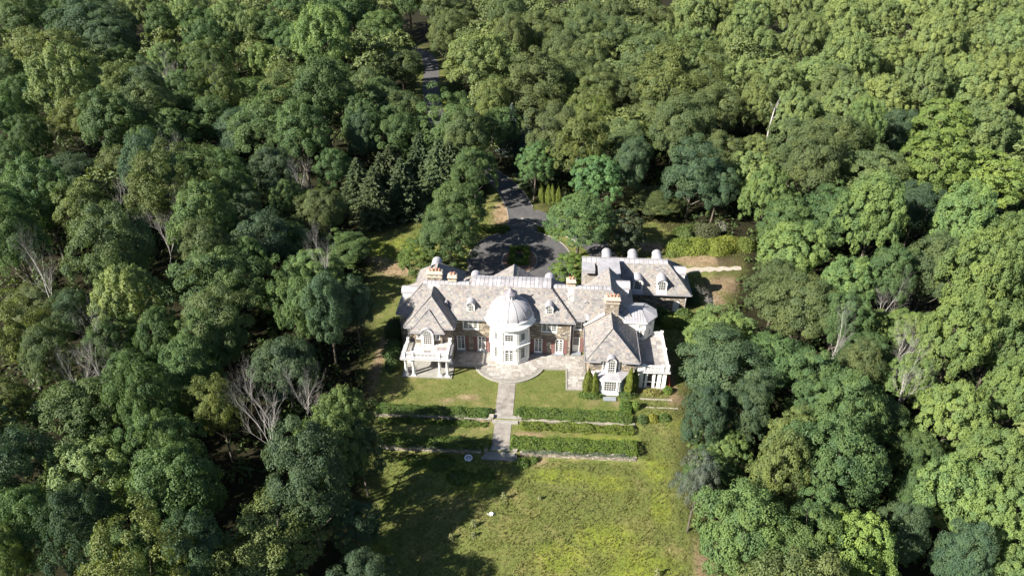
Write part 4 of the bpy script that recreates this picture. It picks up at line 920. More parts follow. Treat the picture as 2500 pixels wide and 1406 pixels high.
TREES="""M -171.7 150.0 19.5 8.9;M -180.2 172.0 18.5 8.1;M -163.5 164.0 18.3 7.9;B -162.5 175.2 18.6 8.2;B -141.0 134.8 19.6 9.0;B -144.7 157.6 18.0 7.7;K -132.6 104.6 21.1 10.1;B -130.9 128.8 17.0 6.9;Y -143.6 172.0 17.6 7.3;M -126.3 151.9 16.1 6.1;Y -120.4 163.3 19.0 8.5;Y -104.7 156.9 17.9 7.6;M -101.3 132.3 17.1 6.9;Y -91.4 140.1 16.1 6.1;M -86.1 144.4 17.4 7.2;M -87.3 172.0 17.5 7.2;M -73.7 161.1 18.8 8.3;M -67.5 174.1 17.5 7.3;U -59.9 114.1 19.9 9.2;Y -109.0 73.5 19.6 9.0;M -125.5 79.3 15.1 5.3;M -118.5 64.9 14.9 5.2;M -91.8 57.4 16.8 6.7;M -109.3 56.7 13.5 4.1;M -92.2 110.6 15.3 5.5;V -84.2 104.2 12.0 7.0;V -74.2 95.6 11.5 6.5;V -90.9 90.1 10.1 5.1;K -62.7 89.7 17.5 7.3;M -47.6 73.5 17.4 7.2;M -56.8 63.0 17.6 7.3;M -47.7 54.5 16.6 6.5;M -39.2 49.2 13.2 3.8;B -37.4 62.2 13.0 3.6;K -82.0 44.4 15.5 5.6;M -82.6 54.9 13.2 3.8;M -72.5 47.2 14.3 4.7;V -70.6 55.4 9.9 4.9;M -60.8 46.1 14.0 4.4;M -105.8 44.7 14.3 4.6;M -96.6 34.3 13.9 4.4;M -85.0 23.6 15.4 5.5;M -87.7 18.5 14.7 5.0;M -81.5 10.1 13.7 4.2;K -76.0 24.1 16.0 6.1;K -62.3 25.7 16.7 6.6;M -55.2 36.4 13.9 4.4;U -46.2 36.3 13.9 4.3;B -50.4 27.8 12.2 3.0;B -43.9 19.3 14.6 4.9;M -40.6 22.8 13.4 4.0;M -66.4 12.2 13.8 4.2;O -49.2 9.5 13.8 4.3;M -42.7 10.4 12.1 2.9;U -32.9 10.8 16.0 6.1;M -34.8 4.3 13.2 3.8;Y -53.9 -3.7 15.7 5.8;M -53.3 -11.0 12.7 3.4;M -46.8 -10.6 12.7 3.4;B -64.0 -2.0 12.1 2.9;O -39.7 -8.4 14.5 4.8;M -39.7 -12.4 13.0 3.6;M -29.3 -4.9 12.9 3.6;B -25.3 -5.7 12.5 3.2;B -22.9 -0.5 11.9 2.7;B -29.2 -14.1 13.6 4.1;K -66.1 -12.7 13.9 4.3;O -61.2 -15.1 12.6 3.3;M -40.6 -16.3 13.5 4.0;M -49.4 -15.6 12.5 3.3;K -60.3 -23.4 12.5 3.2;M -41.7 -23.3 13.9 4.3;Y -43.4 -35.5 15.0 5.2;M -36.9 -29.3 12.8 3.4;M -32.8 -36.5 14.6 4.9;K -34.2 -23.3 12.0 2.8;U -19.6 -21.8 13.9 4.3;U -17.1 -30.0 13.7 4.2;B -15.5 -27.7 12.1 2.9;B -19.2 -35.3 14.1 4.5;K -20.8 -42.4 15.6 5.7;Y -47.0 -44.1 11.3 2.3;B -39.4 -42.0 12.9 3.5;B -26.6 -44.3 12.2 3.0;M -34.0 -45.1 12.7 3.4;B -14.5 -36.4 12.0 2.8;B -12.0 -42.6 12.3 3.0;M -45.5 -40.5 12.7 3.4;M -54.1 160.6 18.1 7.7;M -70.1 185.3 17.9 7.6;M -50.5 193.5 17.1 6.9;O -30.7 153.4 16.2 6.2;O -28.5 168.8 16.4 6.4;O -37.4 183.8 16.8 6.7;Z -15.2 117.1 22.0 10.0;O -11.3 167.4 16.5 6.5;O -2.9 160.7 16.6 6.5;O 6.6 168.9 16.5 6.5;O 16.6 176.6 16.5 6.5;O 25.1 172.9 16.4 6.4;O 33.6 173.5 16.6 6.5;O 41.5 179.2 16.8 6.7;O -7.1 141.8 15.7 5.8;O 13.3 149.2 16.0 6.0;O 22.4 149.5 16.0 6.0;O 30.7 151.3 16.0 6.1;Y 39.5 148.7 16.6 6.5;O 6.9 129.0 15.5 5.6;O 15.3 127.4 15.4 5.6;O 10.4 115.7 15.1 5.3;O -0.4 94.5 18.3 7.9;O 8.3 102.3 16.6 6.5;O 16.1 108.0 16.1 6.1;O 31.7 114.9 19.1 8.5;K 32.2 88.0 20.3 9.5;O 24.6 100.0 16.1 6.2;L 14.2 84.9 14.9 5.1;L 14.6 68.2 13.4 3.9;O -42.4 94.4 14.6 4.9;O -39.3 121.0 15.3 5.5;O -29.7 82.1 15.4 5.6;M -17.6 66.3 17.1 7.0;C -28.3 51.4 14.0 3.0;C -30.2 48.9 12.6 2.5;C -23.2 55.0 14.8 3.3;C -19.0 53.1 15.3 3.4;C -16.0 53.3 14.1 3.0;C -34.0 44.4 13.7 2.9;C -24.5 45.0 13.7 2.9;C -30.1 40.1 13.5 2.8;S -5.2 80.4 12.7 3.1;S -0.3 74.4 12.1 2.9;S 2.5 77.9 12.9 3.2;K -10.2 86.3 14.2 4.6;T 1.7 52.7 13.4 3.9;T 13.7 44.3 13.7 4.0;O 21.4 62.7 15.7 5.8;O 31.2 63.5 15.7 5.8;O 36.4 67.0 14.7 5.0;O 29.7 80.0 15.8 5.8;O 26.0 47.4 15.6 5.7;B 33.2 46.7 15.0 5.3;B 20.5 48.5 13.1 3.7;O 43.1 81.5 15.8 5.9;O 41.1 59.0 14.4 4.8;B 37.9 45.3 13.5 4.0;Y 51.7 173.7 18.6 8.1;Y 62.0 177.2 18.7 8.2;Y 70.2 170.2 18.8 8.3;Y 48.3 140.9 17.9 7.6;Y 58.9 144.9 18.0 7.6;Y 67.8 140.5 18.2 7.8;Y 84.7 173.5 18.9 8.4;Y 101.7 192.5 19.6 8.9;Y 79.4 139.1 18.5 8.0;Y 91.3 143.6 19.3 8.7;Y 111.7 168.5 19.5 8.9;Y 130.6 185.3 19.3 8.7;Y 142.0 183.1 19.1 8.6;Y 153.4 181.3 19.0 8.5;Y 157.6 170.7 18.6 8.2;Y 56.6 110.2 17.1 6.9;Y 63.4 102.5 17.1 6.9;Y 74.6 109.0 18.0 7.7;Y 86.0 111.4 18.1 7.7;Y 98.4 119.8 18.0 7.7;Y 110.8 126.3 18.2 7.8;Y 121.9 128.2 18.3 7.9;Y 131.8 127.2 18.2 7.8;Y 54.3 85.0 15.8 5.9;Y 62.3 82.8 16.3 6.3;Y 73.8 83.1 16.9 6.8;Y 87.2 93.8 17.0 6.9;Y 97.7 95.7 17.4 7.2;Y 107.2 97.5 17.4 7.2;Y 114.6 94.3 17.3 7.1;O 55.5 56.5 15.9 5.9;O 63.4 58.2 15.9 6.0;O 56.4 44.5 14.9 5.2;B 82.5 72.3 14.2 4.6;L 89.7 69.2 16.9 6.7;L 80.9 47.2 17.4 7.1;L 87.8 44.0 17.6 7.4;Y 98.2 70.5 16.9 6.8;Y 108.0 73.5 15.3 5.5;M 54.9 31.9 15.3 5.5;U 43.0 19.2 16.4 6.4;O 40.4 1.6 15.8 5.9;O 38.5 9.5 13.2 3.8;M 36.4 -8.6 13.9 4.4;M 46.6 -0.5 12.8 3.5;U 60.5 25.9 16.3 6.3;U 74.4 26.4 16.1 6.1;B 71.7 34.8 13.6 4.1;O 64.4 12.4 13.9 4.3;M 56.9 10.7 13.4 4.0;U 56.6 0.5 14.8 5.1;U 68.5 7.4 16.1 6.1;M 50.3 -4.7 12.9 3.5;O 47.3 -9.5 12.0 2.8;U 66.1 -5.4 14.3 4.7;U 59.8 -7.2 14.3 4.6;U 80.3 22.6 14.9 5.1;U 64.4 -13.7 13.3 3.9;M 40.6 -13.2 13.1 3.7;M 38.6 -17.5 12.6 3.3;M 44.3 -14.8 12.7 3.4;U 54.1 -10.1 12.8 3.5;B 28.6 -11.4 14.8 5.1;B 25.2 -20.5 12.2 3.0;B 30.6 -19.3 11.8 2.7;W 22.7 -30.4 12.0 2.4;K 34.1 -23.2 12.6 3.3;M 37.7 -29.3 14.8 5.1;M 41.1 -20.8 13.1 3.7;K 29.9 -30.6 12.7 3.4;M 27.0 -38.2 14.2 4.6;M 46.3 -19.2 14.0 4.5;U 55.1 -18.5 14.6 5.0;U 55.1 -26.3 14.2 4.6;U 49.6 -32.1 13.9 4.3;M 48.3 -24.9 11.7 2.6;M 46.6 -29.9 11.2 2.1;L 36.3 -39.6 13.5 4.0;B 41.9 -35.9 11.4 2.4;B 46.1 -39.1 11.8 2.6;U 52.5 -35.1 12.9 3.6;M 34.3 -36.2 12.4 3.2;M 31.2 -41.0 12.9 3.6;U 51.9 -39.7 12.2 3.0;M -11.8 31.1 13.4 4.0;M -11.8 21.2 13.1 3.7;M 11.6 27.0 13.5 4.1;G 19.3 30.2 11.3 3.7;E -17.3 21.2 7.6 3.0;E 9.2 18.9 6.7 2.7"""
FILL="""M -51.4 -23.7 16.8 6.4;O -74.1 1.5 13.0 5.6;M -43.7 2.5 12.7 6.0;M -54.5 18.7 16.4 5.4;B -52.3 -36.0 12.5 5.1;M -31.8 24.1 15.7 5.2;O -60.1 4.5 16.9 5.3;O 68.7 48.3 13.8 6.4;U 47.9 9.5 14.7 5.3;U 30.8 -2.6 13.8 5.1;B -93.5 44.1 12.6 6.4;M -80.2 63.0 16.3 5.8;K 11.7 53.1 15.9 5.1;U 46.5 40.3 15.4 4.9;M -77.0 75.4 14.1 6.1;O -37.2 32.2 16.7 4.8;O 4.5 60.8 16.2 5.5;K -28.9 -50.9 15.5 4.9;B -70.5 35.0 16.5 5.4;M -28.6 64.6 15.0 5.4;U 71.3 63.4 16.6 4.8;K -102.3 63.5 15.7 4.9;Y 45.9 50.1 13.6 6.2;M -37.9 85.9 16.7 4.6;B -66.8 70.9 13.3 6.5;U -106.3 113.2 16.1 5.1;Y 51.3 67.3 13.0 5.7;U -78.7 116.4 14.4 6.3;M -53.4 100.2 15.1 6.1;K -107.3 90.3 12.8 6.1;K 11.2 75.4 16.0 5.3;U 78.6 9.0 14.4 5.6;O -88.5 69.4 15.2 6.1;O 0.4 150.1 16.4 5.7;O 16.3 94.2 16.1 5.0;O 47.3 116.3 16.4 4.6;B -93.8 80.5 15.5 5.5;M -135.5 88.1 16.8 5.8;M -74.7 131.4 16.7 6.5;M -119.8 114.0 14.4 5.6;B -50.2 44.5 12.9 4.9;M 45.9 30.9 14.0 5.0;K -76.4 85.6 14.3 4.9;O 75.3 96.7 16.7 6.1;Y 113.3 112.4 16.0 6.6;M -95.1 98.3 13.1 4.7;O 27.2 -48.2 15.6 5.0;M -38.0 69.7 13.2 4.6;Y 54.8 96.1 17.0 5.0"""
MASS="""M -46.1 108.0 15.6 4.9;O -45.8 130.2 15.9 6.0;O 17.5 139.3 16.5 5.6;K -13.5 102.4 12.7 4.8;K -97.9 119.6 15.1 6.3;O -16.1 183.7 15.6 7.4;K -80.5 32.8 14.2 5.1;K -117.1 130.1 14.4 5.6;U 59.9 131.5 16.4 5.5;O -113.0 103.3 12.6 5.3;M -57.2 143.9 13.4 5.3;B -130.8 118.4 13.0 5.2;O -13.5 152.7 16.6 6.1;M -46.3 87.0 14.2 4.7;Y 103.7 144.2 16.1 5.2;M -60.4 -30.8 16.3 4.9;Y 88.3 128.3 15.6 6.2;O 21.3 73.4 14.3 5.8;Y 135.5 168.8 15.5 5.6;O -113.8 150.1 15.3 5.5;O 143.7 162.3 15.9 5.7;K -66.9 103.7 16.7 4.7;K -161.1 135.8 15.3 6.2;U -124.5 94.3 16.5 5.0;Y 64.5 69.5 13.1 5.0;Y 124.3 114.3 13.7 5.3;Y 41.4 100.3 15.0 5.6;U -85.6 126.6 13.3 4.8;K -172.2 135.1 16.5 5.4;O 35.4 195.4 15.3 6.0;O 22.9 198.8 13.8 7.5;O 101.6 54.4 15.4 5.9;K -46.2 149.9 13.0 5.0;O -25.7 192.4 14.2 6.2;M -4.5 203.0 15.8 6.6;O 21.2 120.8 13.2 4.7;U -108.6 189.2 15.8 6.1;O 30.3 163.1 16.3 5.1;K -20.8 158.8 14.9 5.0;K 27.7 136.7 13.5 4.9;O 0.0 190.0 14.1 5.2;M -153.5 114.6 12.6 6.7;Y 115.2 196.8 15.9 7.1;M -99.5 25.0 16.1 6.7;M 38.1 125.2 16.4 5.4;M 19.3 162.5 15.0 6.0;O 120.8 154.1 16.2 5.4;Y 97.7 176.4 16.1 6.2;K -23.9 144.1 16.2 4.6;U 96.8 81.6 14.5 5.1;O 6.7 142.5 13.5 4.6;Y 108.2 84.0 12.8 4.8;O -2.0 108.8 16.9 4.9;Y 46.9 91.0 13.6 5.0;B -86.1 156.1 15.9 5.5;O 11.1 190.2 13.9 7.2;K -61.2 199.6 14.0 6.8;B -122.0 142.8 12.8 5.4;U -109.4 123.6 14.0 4.9;U 123.3 102.7 14.7 6.4;M -104.9 178.8 13.3 5.5;M 64.1 -24.4 12.8 5.5;U 63.5 36.0 12.5 4.6;O -9.0 131.4 15.7 4.7;B -192.0 171.9 16.0 5.1;M -100.4 143.1 13.0 4.8;M -166.8 127.3 12.7 5.0;Y 67.5 121.8 13.2 6.3;O -110.6 213.9 16.3 5.7;M -122.2 195.4 16.1 7.0;M -148.7 202.7 12.7 5.7;M -93.8 151.7 16.7 4.7;M -162.0 190.5 13.6 5.2;M -139.4 186.4 12.5 6.7;Y 49.5 187.1 16.9 5.6;B -157.6 152.0 15.5 5.2;B -130.5 170.8 16.1 5.1;O 0.7 219.5 14.7 5.8;Y 101.3 106.3 14.8 4.8;K 2.1 178.8 13.0 6.1;Y 51.0 125.3 13.2 4.8;Y 136.6 214.0 13.0 7.0;O 14.2 208.7 14.0 6.4;O -61.9 134.3 14.5 6.0;Y 88.0 214.2 12.7 5.3;Y 100.1 132.8 12.7 6.7;O 40.5 215.4 14.0 5.9;M -72.3 210.9 13.0 5.7;Y 123.9 220.2 15.1 5.1;K -83.1 207.0 16.0 6.4;O 190.9 226.3 13.1 6.6;U -190.3 201.3 13.1 5.2;Y 100.9 219.2 15.0 7.3;M -46.9 210.7 12.9 5.2;O 208.1 227.0 13.2 6.0;M -233.6 199.9 14.6 6.8;M -176.6 203.6 16.7 6.2;O -18.8 212.0 16.7 5.8"""
DEAD="""D -70.1 20.7 13.8 4.3;D -61.8 18.3 14.2 4.6;D -70.4 -0.4 14.2 4.6;D -54.1 -16.1 12.9 3.5;D -52.7 -20.6 12.1 2.9;D -26.6 -27.5 14.1 4.5;D -24.3 -19.9 11.4 2.3;D -30.4 8.3 12.5 3.2;D -76.8 51.3 11.7 2.6;D -74.3 49.8 12.3 3.0;D -43.8 39.6 11.5 2.4;D 53.7 71.8 12.0 2.8;D 45.0 -5.1 11.3 2.3;D 55.6 5.7 10.8 1.8;D 53.8 -5.1 10.9 2.0;D 51.5 -13.6 11.7 2.6;D -88.5 102.1 11.3 2.2;D -96.7 99.9 14.7 5.0"""
def parse(s): 
    out=[]
    for it in s.strip().split(';'):
        a=it.split(); out.append((a[0],*[float(q) for q in a[1:]]))
    return out
placed=[]
def make_tree(code,x,y,h,R,i,loc_label=None,rot=None,group=None,z=None,key=None,color=None):
    pk,c,nm,desc=TYPE[code]; pk=key or pk; c=color or c
    pr=PROTO[pk]; rg=random.Random(int(x*37+y*91)+i); tm,cm=pr[rg.randrange(len(pr))]
    bh,bR=BASEH.get(pk,(17.0,6.5))
    e=bpy.data.objects.new(nm,None); col.objects.link(e); e.empty_display_size=.3
    e.location=(x,y,float(gz(np.float64(x),np.float64(y))) if z is None else z); e.rotation_euler=(rg.gauss(0,.05) if rot is None else 0,rg.gauss(0,.05) if rot is None else 0,rg.uniform(0,6.28) if rot is None else rot)
    s=R/bR*(.96 if pk=='upright' else 1.02); e.scale=(s,s*rg.uniform(.94,1.06),h/bh*(rg.uniform(.96,1.05) if pk not in('flame','ball','dead','snag') else 1))
    if pk in('dead','snag'):
        o=bpy.data.objects.new('branches',tm); col.objects.link(o); o.parent=e
    else:
        o=bpy.data.objects.new('trunk',tm); col.objects.link(o); o.parent=e
        o=bpy.data.objects.new('crown',cm); col.objects.link(o); o.parent=e
        v=rg.uniform(.84,1.18); w=rg.uniform(-.07,.05); o.color=(min(1,c[0]*v*(1+w)),c[1]*v,c[2]*v*(1-w),1)
    placed.append([e,code,x,y,desc,loc_label,group]); return e
EXTRA=[('M',25.5,-26.5,7.5,3.2),('U',27.5,-22.0,8.0,3.2),('M',29.0,-31,9,3.5),('M',-10.5,50,14,4.2),('O',-13,60,15,5),('C',2.2,62,13,3.2),('M',-7.0,74,14,4.6)]
DL=parse(DEAD)
LIT=[(-12,-6),(-9,-8.5),(-14,-4.5),(-7,-10),(-17.0,19.5),(-20.5,21.0),(-28.8, 29.7), (-26.6, 33.8), (-23.5, 34.8), (-20.1, 38.4), (-23.6, 26.9), (-18.2, 31.9), (-20.2, 25.7), (-0.2, -30.3), (-0.8, -33.8), (-3.0, -31.7), (33.5, 35.2), (28.6, 46.8), (37.1, 29.3), (36.6, 35.4)]
TL=[]
for t in parse(TREES)+parse(FILL)+EXTRA:
    c_,x,y,h,R=t
    if c_=='M' and abs(x-11.6)<.1 and abs(y-27)<.1: x,y,h,R=10.6,30.0,12.5,4.4
    hr=random.Random(int(x*13+y*7)); near_clear=30<x<52 and 0<y<36
    by_house=24<x<40 and -15<y<2; by_ring=abs(x)<17 and 15<y<45
    if by_house: h*=.80
    elif c_=='E': R*=1.32; h*=1.05
    elif by_ring: R*=1.28; h*=1.04
    elif c_ in 'YUOMKBL' and not near_clear: h*=hr.uniform(.92,1.34); R*=hr.uniform(.84,.98)
    if near_clear: x+=2.5; R*=.86; h*=.88
    if c_=='C': R*=1.5; h*=.92
    for dd in DL:
        if abs(x-dd[1])<5.5 and -10<y-dd[2]<2.5: h*=.70; break
    if c_=='O' and abs(x+29.7)<.1 and abs(y-82.1)<.1: x,h=-33.5,13.5
    for px,py in LIT:
        dx,dy=x-px,y-py; d=-(dx*math.cos(R_(SUN_AZ))+dy*math.sin(R_(SUN_AZ))); off=abs(dx*math.sin(R_(SUN_AZ))-dy*math.cos(R_(SUN_AZ)))
        if d>0 and off<R*.9: h=min(h,max(5.5,(d-R*.4)*math.tan(R_(SUN_EL))+.5))
    TL.append((c_,x,y,h,R))
for i,t in enumerate(TL): make_tree(*t,i)
for i,t in enumerate(DL):
    if 40<t[1]<75 and 30<t[2]<75 and t[4]<4: make_tree('D',t[1],t[2],17,1.9,i,'tall bare white snag standing in the gap behind the service wing',rot=.4,key='snag')
    else: make_tree(t[0],t[1],t[2],t[3]*1.14,max(t[4]*1.12,3.0),i)
# zone labels: every tree is counted outwards from a landmark
ORD=['nearest','second nearest','third nearest','fourth nearest','fifth nearest','sixth nearest','seventh nearest','eighth nearest','ninth nearest','tenth nearest','eleventh nearest','twelfth nearest']
def ordn(i):
    if i<12: return ORD[i]
    w=['thirteenth','fourteenth','fifteenth','sixteenth','seventeenth','eighteenth','nineteenth','twentieth']
    if i<20: return w[i-12]+' nearest'
    ones=['first','second','third','fourth','fifth','sixth','seventh','eighth','ninth']; tens=['twenty','thirty','forty','fifty','sixty']
    n=i+1; return (tens[n//10-2]+'-'+ones[n%10-1] if n%10 else ['twentieth','thirtieth','fortieth','fiftieth'][n//10-2])+' nearest'
ZONES=[('left of the rough lawn','the wide steps',(0,-20),lambda x,y:x<0 and y<-10),
 ('right of the rough lawn','the wide steps',(0,-20),lambda x,y:x>=0 and y<-10),
 ('in the wood left of the house','the portico',(-12,-4),lambda x,y:x<-16 and y<28),
 ('in the wood right of the house','the screened porch',(22,-4),lambda x,y:x>=23 and y<28),
 ('around the turning circle','the planted island',(0,27),lambda x,y:abs(x)<=26 and y<60),
 ('in the wood rear left','the turning circle',(0,28),lambda x,y:x<-12 and y<110),
 ('in the wood rear right','the service wing',(22,16),lambda x,y:x>=-12 and y<110),
 ('in the distant left wood','the house',(0,0),lambda x,y:x<-25),
 ('in the distant right wood','the house',(0,0),lambda x,y:x>=-25)]
cells={}
for p in placed:
    for zi,z in enumerate(ZONES):
        if z[3](p[2],p[3]): break
    cells.setdefault((zi,p[4]),[]).append(p)
for (zi,desc),ps in cells.items():
    zn,lm,lp,_=ZONES[zi]; ps.sort(key=lambda p:math.hypot(p[2]-lp[0],p[3]-lp[1]))
    for k,p in enumerate(ps):
        lab=p[5] or ('%s %s, %s %s'%(desc,zn,ordn(k),lm) if len(ps)>1 else '%s %s, the only one there'%(desc,zn))
        tag(p[0],lab,'shrub' if p[1]=='E' else 'tree',p[6] or 'trees '+zn)
# far trees behind: one mass
def far_wood():
    Vs=[];Fs=[];ts=[];o=0; cs=[]
    for i,(c,x,y,h,R) in enumerate(parse(MASS)):
        V,F,t,_=crown_np(300+i,R=R,H=h,ncl=70,per=24,leaf=.42,clump=(.14,.26),inner=.2)
        V=V+np.array([x,y,float(gz(np.float64(x),np.float64(y)))]); Vs.append(V); Fs.append(F+o); o+=len(V); ts.append(np.clip(t*.7+.3*((i*7)%5)/5,0,1))
    me=npmesh('far_woodland',np.concatenate(Vs),np.concatenate(Fs),np.concatenate(ts)); me.materials.append(MATS['leaf'])
    ob=bpy.data.objects.new('far_woodland',me); col.objects.link(ob); ob.color=(.135,.17,.065,1); ob['kind']='stuff'; ob['label']='mass of tree crowns filling gaps in the distant wood'; ob['category']='woodland'
far_wood()
# ------------------------------------------------------------ shrubs, hedges, small plants
def leafblob(seed,rx,ry,h,dens=90,leaf=.10,ragged=.18,z0=0):
    rg=np.random.default_rng(seed); area=2*PI*((rx*ry+rx*h+ry*h)/3); n=int(area*dens)
    d=unit(rg.normal(size=(n,3))); d[:,2]=np.abs(d[:,2])*1.0-.08
    k=unit(rg.normal(size=(9,3))); b=1+(np.exp(-(1-d@k.T)*7)*rg.uniform(-1,1,9)).sum(1)*ragged
    P=d*np.array([rx,ry,h])*(b*rg.uniform(.74,1.04,n))[:,None]; Nn=unit(d+rg.normal(0,.5,(n,3))+np.array([0,0,.3]))
    V,F=leaves(P,Nn,rg,leaf,leaf*.66); V[:,2]+=z0
    t=np.clip(.5*rg.random(n)+.5*(np.exp(-(1-d@k.T)*7)*rg.uniform(0,1,9)).sum(1),0,1)
    return V,F,t
def shrub(label,x,y,rx,ry,h,color,seed,name='shrub',dens=90,leaf=.10,ragged=.18,cat='shrub',group=None,zoff=0):
    V,F,t=leafblob(seed,rx,ry,h,dens,leaf,ragged); z=float(gz(np.float64(x),np.float64(y)))+zoff
    e=thing(name,label,cat,(x,y,z),group)
    me=npmesh('foliage',V,F,t); me.materials.append(MATS['leaf']); obj('foliage',me,None,e,color=color,local=True)
    m=MB(); rg=random.Random(seed)
    for i in range(7):
        a=rg.uniform(0,6.28); q=rg.uniform(.3,.75); m.tube([(0,0,-.1),(rx*q*.5*math.cos(a),ry*q*.5*math.sin(a),h*.5),(rx*q*math.cos(a),ry*q*math.sin(a),h*.8)],[.05,.035,.012],4,cap=False)
    obj('stems',m,'bark',e,local=True); return e
def hedge(label,boxes,color,seed,name='hedge',dens=125,leaf=.085,rag=.17,group=None):
    """boxes: (x0,x1,y0,y1,z0,z1)"""
    rg=np.random.default_rng(seed); Vs=[];Fs=[];ts=[];o=0; core=MB()
    for (x0,x1,y0,y1,z0,z1) in boxes:
        core.box(x0+.36,x1-.36,y0+.36,y1-.36,z0-.1,z1-.42)
        for (ax,pos,sg,u0,u1,v0,v1) in ((2,z1,1,x0,x1,y0,y1),(1,y0,-1,x0,x1,z0,z1),(1,y1,1,x0,x1,z0,z1),(0,x0,-1,y0,y1,z0,z1),(0,x1,1,y0,y1,z0,z1)):
            n=int((u1-u0)*(v1-v0)*dens); 
            if n<1: continue
            u=rg.uniform(u0,u1,n); v=rg.uniform(v0,v1,n); bulge=rag*(np.sin(u*1.9+seed)+np.sin(u*.83+v*1.7)+.7*np.sin(u*4.3+v*3.1))*.6-rg.uniform(0,.16,n)
            ed=np.minimum(np.minimum(u-u0,u1-u),np.minimum(v-v0,v1-v)); bulge-=.22*np.exp(-ed/.12)
            w=pos+sg*bulge; P=np.zeros((n,3)); Nn=np.zeros((n,3)); Nn[:,ax]=sg
            a,b=[q for q in (0,1,2) if q!=ax]; P[:,ax]=w; P[:,a]=u; P[:,b]=v
            Nn=unit(Nn+rg.normal(0,.55,(n,3))+np.array([0,0,.25])); V,F=leaves(P,Nn,rg,leaf,leaf*.7)
            Vs.append(V);Fs.append(F+o);o+=len(V); ts.append(np.clip(.35*rg.random(n)+.4+.25*np.sin(u*2.3+v),0,1))
    bx=boxes[0]; e=thing(name,label,'hedge',((bx[0]+bx[1])/2,(bx[2]+bx[3])/2,bx[4]),group)
    me=npmesh('foliage',np.concatenate(Vs),np.concatenate(Fs),np.concatenate(ts)); me.materials.append(MATS['leaf']); obj('foliage',me,None,e,color=color)
    obj('stem_core',core,'hedge_core',e); return e
simple('hedge_core',(.028,.034,.014),1.0,4,.3)
HG=(.082,.140,.030)
hedge('clipped hedge along the upper garden wall, left of the path',[(-17.6,-2.2,-14.65,-12.7,-.3,.32)],(.085,.140,.034),1)
hedge('clipped hedge along the upper garden wall, right of the path',[(2.2,17.4,-14.5,-12.4,-.2,.58)],(.108,.166,.040),2)
hedge('return hedge joining the right end of the upper hedge to the bay',[(15.9,17.5,-12.5,-10.4,-.2,.7)],(.085,.145,.032),3)
hedge('loose shrubby hedge below the upper wall, left of the path',[(-17,-2.0,-15.9,-14.85,-.6,-.2)],(.090,.140,.030),4,rag=.24)
hedge('loose yellow-green shrubby hedge below the upper wall, right of the path',[(2.5,17.5,-16.2,-14.75,-.6,.12)],(.140,.186,.038),5,rag=.26)
hedge('clipped hedge above the lower wall, left of the wide steps',[(-15.8,-1.35,-20.1,-18.3,-.6,.15)],(.085,.138,.030),6,rag=.2)
hedge('clipped hedge above the lower wall, right of the wide steps',[(1.35,17.7,-19.9,-17.75,-.6,.38)],(.115,.174,.036),7,rag=.2)
hedge('square clipped hedge ring on the planted island',[(-2.0,1.75,30.7,31.9,-.1,.75),(-2.0,1.75,25.6,26.8,-.1,.75),(-2.0,-.85,26.8,30.7,-.1,.75),(.6,1.75,26.8,30.7,-.1,.75)],(.110,.170,.026),8)
hedge('low clipped hedge bed right of the drive mouth',[(3.0,9.5,38.4,39.6,-.2,.75),(4.5,10.5,37.2,38.3,-.2,.7)],(.120,.175,.026),9)
hedge('low clipped hedge bed left of the drive mouth',[(-9.5,-2.7,38.6,39.9,-.2,.75),(-10,-3.3,37.4,38.5,-.2,.7)],(.085,.135,.026),10)
for k,(x,y,s) in enumerate(((-2.3,-13.5,.85),(2.35,-13.4,.95))): shrub('small rounded bush at the %s top corner of the upper steps'%('left' if k==0 else 'right'),x,y,s,s,s*1.05,(.07,.125,.03),20+k)
shrub('spreading bush at the left foot of the bay',12.2,-9.0,1.9,.95,.95,(.095,.150,.034),31,ragged=.3)
shrub('spreading bush at the right foot of the bay',17.2,-8.7,1.6,.9,.95,(.085,.135,.036),32,ragged=.3)
shrub('upright light green bush at the end of the upper hedge',18.1,-11.3,.6,.6,1.7,(.125,.185,.036),33)
shrub('yellow variegated bush in front of the screened porch',20.7,-8.0,1.55,.7,.9,(.215,.205,.062),34)
shrub('round green bush at the corner of the screened porch',22.9,-7.7,.8,.75,1.25,(.115,.175,.030),35)
shrub('small yellow leaved bush on the right hand slope',20.3,-13.2,.85,.75,1.1,(.215,.215,.036),36)
shrub('loose green bush beside the yellow bush on the slope',21.9,-12.9,1.0,.8,.75,(.09,.145,.035),37,ragged=.4)
shrub('dark green bush beside the end of the upper wall',18.9,-13.6,.8,.7,1.2,(.07,.115,.035),38,ragged=.4)
shrub('dark bush at the left corner of the house',-17.6,-1.2,1.7,1.9,2.6,(.062,.105,.032),39,leaf=.13)
shrub('lower dark bush left of the portico',-17.3,-4.4,1.3,1.6,1.5,(.062,.100,.030),40,leaf=.12)
shrub('tall bush against the left gable end',-18.3,3.4,1.6,2.6,3.2,(.055,.088,.028),41,leaf=.13)
for k,(x,y,rx,ry,h,c) in enumerate(((22.8,9.4,1.6,1.3,2.0,(.085,.135,.034)),(24.9,8.7,1.5,1.3,1.9,(.150,.190,.036)),(26.8,8.8,1.5,1.3,1.8,(.135,.175,.038)),(28.6,8.4,1.6,1.3,1.7,(.10,.145,.036)),(24.0,10.8,1.5,1.1,2.2,(.075,.12,.032)),(27.6,10.8,1.6,1.0,2.1,(.08,.125,.034)))):
    shrub('leafy yellow-green bush below the service wing, %s nearest the pavilion'%('','second','third','fourth','fifth','sixth')[k] if k else 'leafy green bush below the service wing, nearest the pavilion',x,y,rx,ry,h,c,50+k,leaf=.14,ragged=.35,group='bushes below the service wing')
shrub('small dark conifer bush at the service wing corner',29.8,15.6,1.4,1.4,3.2,(.05,.095,.045),60,leaf=.13,ragged=.4)
